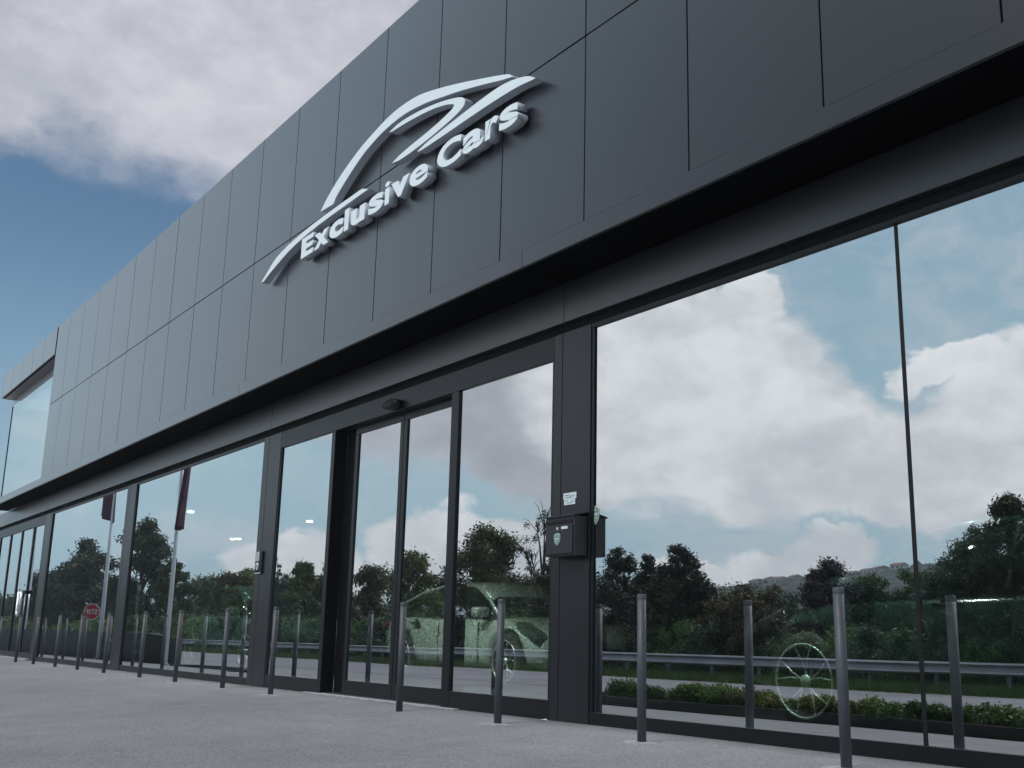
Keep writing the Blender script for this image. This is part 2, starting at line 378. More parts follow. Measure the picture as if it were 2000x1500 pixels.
# cladding panels: 8 mm-thick trays with open joints over a black backing
b = MB(); g = .0065
xs = [-2.99 + 1.2216*k for k in range(4, -1, -1)] + [-2.99 - 1.2216*k for k in range(1, 25)]
xs = [x for x in xs if x > XE] + [XE]
WX0, WX1, WZ0, WZ1 = -32.4, -26.10, ZS, 6.86                 # big corner window opening
for i in range(len(xs)-1):
    x1, x0 = xs[i], xs[i+1]
    for (z0, z1) in ((ZS, ZM), (ZM, ZT)):
        a0, a1 = x0, x1
        if z0 == ZS:
            if a1 <= WX1+.01: continue
            a0 = max(a0, WX1)
            b.box(a0+g, a1-g, YC, YC+.03, z0+.0004, z1-g)
        else:
            if a1 <= WX1+.01: b.box(a0+g, a1-g, YC, YC+.03, WZ1+g, z1)
            elif a0 < WX1:
                b.box(WX1+g, a1-g, YC, YC+.03, z0+g, z1)
            else: b.box(a0+g, a1-g, YC, YC+.03, z0+g, z1)
rp = random.Random(12)
for k_ in range(0, len(b.v), 8):              # each tray sits a hair out of true
    for q_ in range(8):
        x_, y_, z_ = b.v[k_+q_]; b.v[k_+q_] = (x_, y_+rp.uniform(-.0009, .0009), z_)
part(b, 'cladding', M['clad'], bevel=.002, seg=1)
b = MB(); b.box(WX1, 2, YC+.034, YC+.08, ZB+.01, ZT-.01); b.box(XE+.02, WX1, YC+.034, YC+.08, WZ1+.01, ZT-.01)
part(b, 'cladding_backing', M['joint'])
b = MB(); sj = [2.0, -.85, -7.52, -14.19, -20.86, -27.5, XE-.0]
for i in range(len(sj)-1): b.box(sj[i+1]+.003, sj[i]-.003, YC-.002, YC+.03, ZB, ZS-.0004)
part(b, 'fascia', M['clad'], bevel=.0008, seg=1)
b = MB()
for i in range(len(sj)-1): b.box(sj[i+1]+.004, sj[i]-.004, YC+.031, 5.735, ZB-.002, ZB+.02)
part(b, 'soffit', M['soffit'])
b = MB(); b.box(XE+.02, 2, YC+.012, 20, ZT+.001, ZT+.02); part(b, 'roof', M['trim'], bevel=.004)
# corner window reveal and pane
b = MB(); b.box(XE, WX1, YC+.085, 5.90, WZ1, WZ1+.04); b.box(XE, WX1-.03, 5.50, 5.66, WZ1-.24, WZ1-.004); b.box(WX1+.002, WX1+.05, YC+.085, 5.9, ZS, WZ1)
b.box(XE+.35, WX1-.001, YC+.085, 5.9, ZS-.04, ZS-.003)
part(b, 'window_reveal', M['trim'], bevel=.003)
b = MB(); b.box(XE+.36, XE+.41, 5.44, 5.50, ZS, WZ1-.245); cwf = part(b, 'corner_window_frame', M['trim'])
def pane(x0, x1, y, z0, z1, parent, name='pane'):
    from mathutils import noise as mn
    tr_ = random.Random(int(x0*100)+int(x1*37)); ta, tb = tr_.uniform(-.0011, .0011), tr_.uniform(-.0010, .0010); xc, zc = (x0+x1)/2, (z0+z1)/2
    nx, nz_ = max(6, int((x1-x0)/.16)), max(10, int((z1-z0)/.16)); vs = []
    for j in range(nz_+1):
        for i in range(nx+1):
            x = x0+(x1-x0)*i/nx; z = z0+(z1-z0)*j/nz_
            vs.append((x, y + ta*(x-xc) + tb*(z-zc) + .00042*mn.noise(Vector((x*.75+y, 3.1, z*.5))), z))
    nf = len(vs); fs = [(j*(nx+1)+i, j*(nx+1)+i+1, (j+1)*(nx+1)+i+1, (j+1)*(nx+1)+i) for j in range(nz_) for i in range(nx)]
    b = MB(); b.add(vs, fs, 0)
    b.add([(x0, y+.0055, z0), (x1, y+.0055, z0), (x1, y+.012, z0), (x0, y+.012, z0), (x0, y+.0055, z1), (x1, y+.0055, z1), (x1, y+.012, z1), (x0, y+.012, z1)],
          [(0, 3, 2, 1), (4, 5, 6, 7), (1, 2, 6, 5), (2, 3, 7, 6), (3, 0, 4, 7)], 1)
    o_ = part(b, name, [M['glass'], M['glassback']], parent)
    bm = bmesh.new(); bm.from_mesh(o_.data)
    bmesh.ops.reverse_faces(bm, faces=[f for f in bm.faces if f.material_index == 0 and f.normal.y > 0])
    bm.to_mesh(o_.data); bm.free()
    for p_ in o_.data.polygons: p_.use_smooth = p_.material_index == 0
    return o_
pane(XE+.415, WX1-.01, 5.455, ZS+.002, WZ1-.242, cwf)
pane_side = MB(); pane_side.box(XE+.362, XE+.374, 5.505, 12, ZS+.002, WZ1-.26); part(pane_side, 'side_pane', [M['glass']], cwf)
# lower storey
ZH0, ZH1 = 3.46, 3.83
b = MB(); hx = [2.0] + BX[:5] + [-34.3]
for i in range(len(hx)-1): b.box(hx[i+1]+.003, hx[i]-.003, 5.74, 5.80, ZH0, ZH1)
part(b, 'header', M['header'], bevel=.004)
b = MB(); b.box(-34.3, 2, 5.80, 5.9, 3.37, ZH1); part(b, 'header_backing', M['joint'])
YF = 5.76                                                      # front of frames
YGL = 5.785                                                    # glass face
def col(x0, x1, xm):
    b = MB(); b.box(x0+.002, xm-.004, YF-.002, 5.95, .0, 3.372); b.box(xm+.004, x1-.002, YF-.002, 5.95, .0, 3.372); b.box(x0+.01, x1-.01, YF+.006, 5.94, 0, 3.37)
    return part(b, 'column', M['column'], bevel=.003, seg=1)
col(-7.78, -7.25, -7.655); col(-14.52, -13.93, -14.345); col(-21.11, -20.53, -20.97); col(-27.68, -27.08, -27.20)
def window(x0, x1, mull=()):
    b = MB(); f = .035
    b.box(x0+.001, x1-.001, YF+.004, 5.90, 3.333, 3.371); b.box(x0+.001, x1-.001, YF+.004, 5.90, .03, .135)
    b.box(x0+.001, x0+f, YF+.008, 5.90, .136, 3.332); b.box(x1-f, x1-.001, YF+.008, 5.90, .136, 3.332)
    w = part(b, 'window', M['frame'], bevel=.002, seg=1)
    e = [x0+f] + list(mull) + [x1-f]
    for i in range(len(e)-1): pane(e[i]+.008, e[i+1]-.008, YGL, .136, 3.332, w)
    for x in mull:
        b = MB(); b.box(x-.012, x+.012, YGL-.004, YGL+.03, .136, 3.332); part(b, 'glass_joint', M['black'], w)
    return w
window(-7.25, 1.9, (-4.155, -1.0)); window(-20.53, -14.52); window(-27.08, -21.11)
# entrance: fixed side lights and two recessed sliding leaves
b = MB()
b.box(-13.93, -7.78, YF, 5.95, 3.15, 3.371); b.box(-13.93, -12.35, YF+.003, 5.9, .03, .20); b.box(-9.40, -7.785, YF+.003, 5.9, .03, .20)
b.box(-9.54, -9.40, YF+.001, 5.93, .03, 3.149); b.box(-12.35, -12.255, YF+.001, 5.93, .03, 3.149); b.box(-13.93, -13.90, YF+.005, 5.9, .201, 3.149); b.box(-7.81, -7.785, YF+.005, 5.9, .201, 3.149)
ent = part(b, 'entrance_frame', M['frame'], bevel=.003, seg=1)
pane(-9.395, -7.815, YGL, .201, 3.148, ent); pane(-13.895, -12.355, YGL, .201, 3.148, ent)
def leaf(x0, x1, y, zt=3.13, st=.075):
    b = MB(); b.box(x0, x1, y, y+.05, zt-.07, zt); b.box(x0, x1, y, y+.05, .06, .205)
    b.box(x0, x0+st, y+.001, y+.049, .206, zt-.071); b.box(x1-st, x1, y+.001, y+.049, .206, zt-.071)
    s = part(b, 'sliding_door', M['frame'], bevel=.003, seg=1)
    pane(x0+st+.002, x1-st-.002, y+.018, .207, zt-.072, s); return s
leaf(-10.715, -9.545, 5.865); leaf(-11.90, -10.725, 5.865)
b = MB(); b.box(-12.255, -11.9, 5.935, 5.96, .06, 3.13); b.box(-12.25, -9.54, 5.86, 5.96, 3.131, 3.149); part(b, 'door_pocket', M['frame'])
b = MB(); b.box(-12.6, -9.2, 5.69, 5.94, .031, .048); part(b, 'threshold', M['conc'], bevel=.004)
# the second entrance at the far end
b = MB(); b.box(-34.3, -27.68, YF, 5.9, 3.15, 3.371); b.box(-34.3, -27.68, YF+.003, 5.9, .05, .20)
for x in (-28.95, -30.30, -31.70, -33.1): b.box(x-.05, x+.05, YF+.001, 5.9, .201, 3.149)
b.box(-27.80, -27.685, YF+.001, 5.9, .201, 3.149)
e2 = part(b, 'entrance_frame', M['frame'], bevel=.003, seg=1)
ex = [-27.80, -28.95, -30.30, -31.70, -33.1, -34.3]
for i in range(5): pane(ex[i+1]+.052, ex[i]-.052 if i else ex[i]-.002, YGL, .201, 3.148, e2)
b = MB(); b.tube([(-29.18, 5.70, 1.62), (-29.18, 5.70, 1.16), (-29.24, 5.70, 1.08), (-29.34, 5.70, 1.05), (-29.44, 5.70, 1.08), (-29.50, 5.70, 1.16), (-29.50, 5.70, 1.62)], .028, 8)
b.tube([(-29.18, 5.70, 1.60), (-29.18, 5.77, 1.60)], .02, 6); b.tube([(-29.50, 5.70, 1.60), (-29.50, 5.77, 1.60)], .02, 6)
part(b, 'handle', M['silver'], e2, sm=True)
b = MB(); b.box(-29.95, -29.55, 5.70, 5.76, 1.50, 1.60); part(b, 'lock_bar', M['black'], e2, bevel=.01)
b = MB(); b.box(-29.12, -28.75, 5.70, 5.76, 1.56, 1.64); part(b, 'lock_bar', M['black'], e2, bevel=.01)
b = MB(); b.box(-34.3, -27.7, 5.67, 5.757, .03, .075); part(b, 'door_sill', M['strip'], bevel=.005)
# shell and interior
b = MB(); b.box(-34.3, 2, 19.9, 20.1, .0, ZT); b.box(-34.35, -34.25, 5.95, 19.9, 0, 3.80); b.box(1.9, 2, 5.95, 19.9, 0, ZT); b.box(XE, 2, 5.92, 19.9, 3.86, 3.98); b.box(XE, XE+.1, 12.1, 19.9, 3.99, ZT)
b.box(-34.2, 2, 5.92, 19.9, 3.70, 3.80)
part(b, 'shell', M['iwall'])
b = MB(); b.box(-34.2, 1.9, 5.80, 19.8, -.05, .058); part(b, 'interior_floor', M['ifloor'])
for x, y in ((-35.0, 12.6), (-33.6, 12.7), (-27.2, 9.0), (-27.0, 12.1)):
    b = MB(); b.lathe([(.001, 0), (.075, 0), (.088, .012), (.088, .04)], 20); o = b.build('downlight', M['lamp'], bld); o.location = (max(x, -33.8), y-5.78, 3.645)
# added fill lamps and housings, hidden by the header, to brighten the cars
for x, tx, w in ((-2.2, -3.5, 14), (-4.4, -4.6, 26), (-6.2, -6.2, 55), (-11.6, -12.0, 100), (-13.2, -13.6, 120), (-15.2, -15.2, 95), (-18.0, -18.4, 60), (-20.5, -20.6, 60), (-22.5, -22.5, 24), (-24.4, -24.4, 30), (-26.4, -26.2, 34)):
    b = MB(); b.tube([(x, 6.10, 3.70), (x, 6.10, 3.60), (x, 6.16, 3.52)], [.015, .045, .05], 10); part(b, 'fill_spot', M['black'], bld)
    ld = bpy.data.lights.new('fill_lamp', 'AREA'); ld.shape = 'DISK'; ld.size = .12; ld.energy = w; ld.color = (.93, 1.0, .93); ld.spread = R(85)
    lo = bpy.data.objects.new('fill_lamp', ld); COL.objects.link(lo); lo.parent = bld
    p0 = Vector((x, 6.20, 3.50)); lo.location = p0 - bld.location
    lo.rotation_euler = (p0 - Vector((tx, 7.4, .6))).to_track_quat('Z', 'Y').to_euler()

# ---------------------------------------------------------------- roof sign
sg = thing('building_sign', 'pale blue-white raised sign of a sweeping car outline over the words Exclusive Cars', 'sign', (-10, YC, 5.1))
SA = [(-13.107,5.105),(-12.919,5.198),(-12.749,5.280),(-12.578,5.335),(-12.281,5.385),(-11.991,5.413),(-11.664,5.435),(-11.303,5.448),(-10.914,5.455),(-10.585,5.458),(-10.30,5.456),(-10.15,5.400),(-10.341,5.398),(-10.746,5.390),(-11.171,5.382),(-11.619,5.362),(-11.946,5.332),(-12.232,5.295),(-12.472,5.245),(-12.717,5.185),(-12.9,5.135),(-13.02,5.098)]
SB = [(-11.383,5.53),(-11.27,5.615),(-11.08,5.725),(-10.82,5.842),(-10.565,5.932),(-10.333,5.998),(-10.08,6.048),(-9.884,6.082),(-9.668,6.105),(-9.40,6.105),(-9.11,6.075),(-8.82,6.008),(-8.50,5.920),(-8.189,5.826),(-7.9,5.734),(-7.63,5.645),(-7.47,5.585),(-7.407,5.535),(-7.60,5.583),(-7.814,5.645),(-8.04,5.707),(-8.334,5.785),(-8.642,5.855),(-8.901,5.913),(-9.134,5.952),(-9.374,5.980),(-9.586,5.985),(-9.765,5.975),(-9.948,5.955),(-10.135,5.920),(-10.323,5.872),(-10.514,5.800),(-10.707,5.715),(-10.90,5.620),(-10.99,5.565),(-11.06,5.515)]
SC = [(-9.739,5.905),(-9.577,5.925),(-9.366,5.920),(-9.093,5.892),(-8.829,5.848),(-8.575,5.793),(-8.359,5.732),(-8.253,5.686),(-8.206,5.638),(-8.225,5.598),(-8.318,5.565),(-8.465,5.540),(-8.678,5.519),(-8.929,5.500),(-9.258,5.487),(-9.499,5.492),(-9.642,5.514),(-9.504,5.542),(-9.266,5.567),(-9.002,5.582),(-8.746,5.602),(-8.562,5.625),(-8.44,5.648),(-8.405,5.675),(-8.46,5.704),(-8.602,5.750),(-8.826,5.800),(-9.088,5.838),(-9.361,5.866),(-9.537,5.880),(-9.682,5.888)]
SD = [(-9.105,5.448),(-8.927,5.475),(-8.675,5.494),(-8.432,5.508),(-8.198,5.520),(-7.972,5.530),(-7.753,5.534),(-7.594,5.530),(-7.44,5.510),(-7.30,5.478),(-7.16,5.432),(-7.06,5.370),(-7.14,5.378),(-7.25,5.395),(-7.40,5.410),(-7.589,5.418),(-7.801,5.424),(-8.022,5.426),(-8.309,5.427),(-8.609,5.426),(-8.859,5.428),(-9.054,5.434)]
def dens(p, n=2):                     # Catmull-Rom through the outline
    o_ = []
    for i in range(len(p)):
        a, b_, c_, d_ = p[i-1], p[i], p[(i+1) % len(p)], p[(i+2) % len(p)]
        sharp = any(((Vector(q)-Vector(r_)).normalized()).dot((Vector(s_)-Vector(q)).normalized()) < .35 for r_, q, s_ in ((a, b_, c_), (b_, c_, d_)) if (Vector(q)-Vector(r_)).length > 1e-6)
        o_.append(b_)
        if sharp: continue
        for k in range(1, n+1):
            t = k/(n+1)
            o_.append(tuple(.5*((2*b_[j]) + (-a[j]+c_[j])*t + (2*a[j]-5*b_[j]+4*c_[j]-d_[j])*t*t + (-a[j]+3*b_[j]-3*c_[j]+d_[j])*t**3) for j in (0, 1)))
    return o_
def front_mat(o, ylim):
    for p_ in o.data.polygons:
        if p_.normal.y < -.9: p_.material_index = 0
        else: p_.material_index = 1
for P_, nm in ((SA, 'swoosh'), (SB, 'swoosh'), (SC, 'swoosh'), (SD, 'swoosh')):
    b = MB(); b.prism([(x*1.0181, .64+(z-.64)*1.0181) for x, z in dens(P_)], 5.07, 5.165)
    o = part(b, nm, [M['white'], M['signside']], sg, bevel=.004, seg=1); front_mat(o, 0)
def text_mesh(body, bold=0.0, ext=.0):
    cu = bpy.data.curves.new('t', 'FONT'); cu.body = body; cu.offset = bold; cu.extrude = ext; cu.resolution_u = 5
    ob = bpy.data.objects.new('t', cu); COL.objects.link(ob)
    dg = bpy.context.evaluated_depsgraph_get(); me = bpy.data.meshes.new_from_object(ob.evaluated_get(dg))
    bpy.data.objects.remove(ob); bpy.data.curves.remove(cu); return me
def glyph(ch, x0, w, z0, h, y0, y1, mats, parent, name='letter', bold=.045, flip=False):
    me = text_mesh(ch, bold, .5); n = len(me.vertices); co = np.empty(n*3); me.vertices.foreach_get('co', co); co = co.reshape(-1, 3)
    mn, mx_ = co.min(0), co.max(0); u = (co[:, 0]-mn[0])/(mx_[0]-mn[0]); v = (co[:, 1]-mn[1])/(mx_[1]-mn[1]); q = (co[:, 2]-mn[2])/(mx_[2]-mn[2])
    if flip: u = 1-u
    off = Vector((0, 0, 0)); pq = parent
    while pq: off += pq.location; pq = pq.parent
    X = x0+u*w; Y = y1+(y0-y1)*q; Z = z0+v*h
    new = np.c_[X-off.x, Y-off.y, Z-off.z]; me.vertices.foreach_set('co', new.reshape(-1)); me.update()
    bm = bmesh.new(); bm.from_mesh(me); bmesh.ops.remove_doubles(bm, verts=bm.verts, dist=1e-5); bmesh.ops.recalc_face_normals(bm, faces=bm.faces); bm.to_mesh(me); bm.free()
    me.materials.clear()
    for m_ in mats: me.materials.append(m_)
    me.name = name; o = bpy.data.objects.new(name, me); COL.objects.link(o); o.parent = parent
    if len(mats) > 1: front_mat(o, 0)
    return o
CAP, XH = .252, .192
for ch, x0, w, dz, h in (('E', -11.84, .335, 0, CAP), ('x', -11.47, .385, 0, XH), ('c', -11.065, .345, -.004, XH+.008), ('l', -10.686, .105, 0, CAP+.004),
        ('u', -10.525, .335, -.004, XH), ('s', -10.105, .335, -.005, XH+.01), ('i', -9.740, .105, 0, CAP+.004), ('v', -9.600, .375, 0, XH),
        ('e', -9.214, .365, -.005, XH+.01), ('C', -8.673, .435, -.006, CAP+.012), ('a', -8.206, .345, -.005, XH+.01), ('r', -7.823, .215, 0, XH+.002), ('s', -7.595, .30, -.005, XH+.01)):
    glyph(ch, x0*1.0191, w*1.019, .64+(5.068+dz-.64)*1.0191, h*1.019, 5.065, 5.17, [M['white'], M['signside']], sg, bold={'e': .026, 'a': .034, 'C': .036, 's': .036, 'i': .02, 'l': .03, 'r': .034}.get(ch, .045))
for x, z in ((-12.3, 5.36), (-11.5, 5.41), (-10.7, 5.425), (-11.1, 5.66), (-10.0, 6.0), (-8.9, 5.95), (-7.9, 5.70), (-9.3, 5.895), (-8.6, 5.58), (-8.7, 5.46), (-7.6, 5.475)):
    b = MB(); b.tube([(x*1.0181, 5.16, .64+(z-.64)*1.0181), (x*1.0181, 5.205, .64+(z-.64)*1.0181)], .009, 6); part(b, 'stand_off', M['signside'], sg)

# ---------------------------------------------------------------- things fixed to the front
def shield(b, cx, cz, w, h, y0, y1, mi=0):
    p = [(-.5, .36), (-.30, .44), (0, .5), (.30, .44), (.5, .36), (.5, .05), (.42, -.2), (.25, -.38), (0, -.5), (-.25, -.38), (-.42, -.2), (-.5, .05)]
    b.prism([(cx+x*w, cz+z*h) for x, z in p], y0, y1, mi)
def emblem(name, cx, cz, w, h, y, parent=None, label=None, cat=None):
    b = MB(); shield(b, cx, cz, w, h, y-.003, y, 0); shield(b, cx, cz-.002, w*.84, h*.88, y-.0045, y-.0031, 1)
    b.box(cx-w*.36, cx+w*.36, y-.006, y-.0046, cz-.035*h, cz+.10*h, 0); b.box(cx-w*.30, cx+w*.30, y-.006, y-.0046, cz-.20*h, cz-.13*h, 0)
    b.prism([(cx-w*.12, cz+.22*h), (cx, cz+.38*h), (cx+w*.12, cz+.22*h)], y-.006, y-.0046, 0)
    b.prism([(cx-w*.12, cz-.26*h), (cx+w*.12, cz-.26*h), (cx, cz-.38*h)], y-.006, y-.0046, 0)
    if parent: return part(b, name, [M['emblem2'], M['emblem']], parent)
    o = b.build(name, [M['emblem2'], M['emblem']]); return tag(o, label, cat)
mb = thing('mailbox', 'black wall mailbox with a green shield sticker on the column right of the sliding doors', 'mailbox', (-7.38, 5.60, 1.36))
b = MB(); b.box(-7.672, -7.272, 5.620, 5.752, 1.375, 1.705); part(b, 'box_body', M['mail'], mb, bevel=.006)
b = MB(); b.prism([(0, 0)]*0, 0, 0) if False else None
b.add([(-7.686, 5.607, 1.698), (-7.262, 5.607, 1.698), (-7.262, 5.756, 1.728), (-7.686, 5.756, 1.728), (-7.686, 5.607, 1.712), (-7.262, 5.607, 1.712), (-7.262, 5.756, 1.742), (-7.686, 5.756, 1.742)],
      [(0, 3, 2, 1), (4, 5, 6, 7), (0, 1, 5, 4), (1, 2, 6, 5), (2, 3, 7, 6), (3, 0, 4, 7)])
part(b, 'lid', M['mail'], mb, bevel=.003)
b = MB(); b.box(-7.655, -7.292, 5.609, 5.619, 1.392, 1.630); part(b, 'front_door', M['mail'], mb, bevel=.003)
b = MB(); b.box(-7.65, -7.297, 5.613, 5.6195, 1.648, 1.672); part(b, 'letter_slot', M['black'], mb)
b = MB(); b.lathe([(.0005, -.004), (.013, -.004), (.015, 0)], 20, (-7.495, 5.608, 1.603), 'y'); part(b, 'lock', M['silver'], mb)
b = MB(); b.box(-7.437, -7.35, 5.604, 5.609, 1.595, 1.617); part(b, 'name_plate', M['paper'], mb)
emblem('shield_sticker', -7.495, 1.515, .085, .105, 5.6085, mb)
emblem('glass_sticker', -7.205, 1.71, .10, .155, YGL, None, 'small green shield sticker on the window glass right of the mailbox', 'sticker')
b = MB(); b.box(-7.612, -7.43, 5.755, 5.757, 1.872, 1.925); b.box(-7.600, -7.445, 5.754, 5.7565, 1.822, 1.871)
for z, a0, a1 in ((1.905, -7.59, -7.53), (1.895, -7.52, -7.46), (1.885, -7.58, -7.50), (1.858, -7.58, -7.55), (1.850, -7.50, -7.46), (1.838, -7.56, -7.49)): b.box(a0, a1, 5.753, 5.7545, z-.003, z+.003, 1)
o = b.build('paper_notice', [M['paper'], M['ink']]); tag(o, 'two small white paper notices taped above the mailbox', 'notice')
kp = thing('door_keypad', 'black and silver opening-hours plate with white print on the column left of the entrance', 'plate', (-14.35, 5.76, 1.49))
b = MB(); b.box(-14.48, -14.24, 5.735, 5.757, 1.49, 1.79); part(b, 'plate', M['black'], kp, bevel=.004)
b = MB(); b.box(-14.475, -14.33, 5.731, 5.7345, 1.66, 1.787); part(b, 'silver_label', M['silver'], kp)
b = MB(); b.box(-14.44, -14.34, 5.731, 5.7345, 1.605, 1.622)
for z, a, c_ in ((1.585, .045, 0), (1.568, .035, 0), (1.552, .022, 0), (1.63, .05, .0), (1.50, .10, .02)): b.box(-14.39+c_-a, -14.39+c_+a, 5.731, 5.7345, z-.005, z+.004)
b.lathe([(.044, -.002), (.050, -.002)], 20, (-14.39, 5.732, 1.60), 'y'); part(b, 'print', M['paper'], kp)
ds = thing('door_sensor', 'small black motion sensor above the sliding doors', 'sensor', (-10.74, 5.76, 3.22))
b = MB(); b.lathe([(.001, 0), (.05, 0), (.055, .012), (.055, .10), (.05, .115), (.001, .115)], 18, (0, 0, 0), 'y')
b.v = [(x*3.1, -y_, z*1.0) for x, y_, z in b.v]; b.v = [(x, y_*.75, z) for x, y_, z in b.v]
o = b.build('sensor_body', M['black'], ds, smooth_=True); o.location = (0, 0, .0)
b = MB(); b.box(-.11, .06, -.092, -.086, -.035, .03); b.build('sensor_window', M['black'], ds, .003)

# ---------------------------------------------------------------- bollards
bx = [-2.45, -4.30, -6.03, -7.80, -9.446, -12.502, -14.163, -16.034, -17.72, -19.741, -21.50, -23.2, -25.1, -26.85, -28.95]
bl_lab = ['nearest bollard at the right edge, cut off by the frame']
proto = thing('bollard', 'x', 'bollard', (bx[0], 5.26, .01), group='grey steel bollards in a row before the windows')
b = MB(); b.tube([(0, 0, -.05), (0, 0, .985)], .0315, 20); b.build('post', M['bollard'], proto, smooth_=False)
b = MB(); b.lathe([(.0325, .965), (.0325, .994), (.030, 1.0), (.001, 1.002)], 20); b.build('cap', M['bollard'], proto, smooth_=False)
for o in proto.children:
    for p_ in o.data.polygons: p_.use_smooth = abs(p_.normal.z) < .5
b = MB(); rr = random.Random(8)
ring = [(.15*(1+rr.uniform(-.18, .3))*math.cos(a*math.pi/9), .12*(1+rr.uniform(-.2, .3))*math.sin(a*math.pi/9)) for a in range(18)]
b.add([(x, y, .006) for x, y in ring] + [(x*1.08, y*1.08, -.03) for x, y in ring] + [(0, 0, .010)], [(i, (i+1) % 18, 36) for i in range(18)] + [(i, i+18, (i+1) % 18+18, (i+1) % 18) for i in range(18)])
b.build('concrete_footing', M['conc'], proto)
labels = {1: 'nearest bollard, cut by the bottom edge beside the pale car wheel outline', 2: 'bollard standing just right of the mailbox column with pale footing',
 3: 'bollard before the fixed pane left of the mailbox column', 4: 'bollard before the left half of the sliding doors', 5: 'bollard before the narrow pane left of the sliding doors, beyond the gap in the row',
 6: 'bollard before the right end of the window with the long narrow flag', 7: 'bollard in the middle of the window with the long narrow flag', 8: 'bollard below the flagpole in the window with the long narrow flag',
 9: 'bollard close to the column between the two flag windows', 10: 'bollard directly below the mirrored stop sign', 11: 'bollard one step left of the mirrored stop sign', 12: 'bollard at the left column of the window with the stop sign',
 13: 'second bollard from the left end of the row', 14: 'leftmost bollard of the row, before the far glass doors'}
for i, x in enumerate(bx[1:], 1):
    c_ = copy_tree(proto); c_.location = (x, 5.26 + (.0 if i < 6 else .04), .012); c_['label'] = labels[i]
    c_.rotation_euler = (R(rr.uniform(-.5, .5)), R(rr.uniform(-.5, .5)), 0)
    for ch in c_.children:
        if ch.name.startswith('concrete_footing'):
            ch.rotation_euler = (0, 0, rr.uniform(0, 6)); ch.scale = (rr.uniform(.85, 1.15), rr.uniform(.8, 1.1), 1)
            if i in (4, 12, 13, 14): bpy.data.objects.remove(ch)
for o in list(proto.children): bpy.data.objects.remove(o)
bpy.data.objects.remove(proto)

# small litter
b = MB(); b.add([(-.05, 0, 0), (.03, -.02, .006), (.05, .015, 0), (0, .03, .012), (-.04, .02, .004)], [(0, 1, 3), (1, 2, 3), (0, 3, 4)])
o = b.build('litter_scrap', M['paper']); o.location = (-7.75, 5.68, .042); tag(o, 'crumpled white scrap lying at the foot of the mailbox column', 'litter')

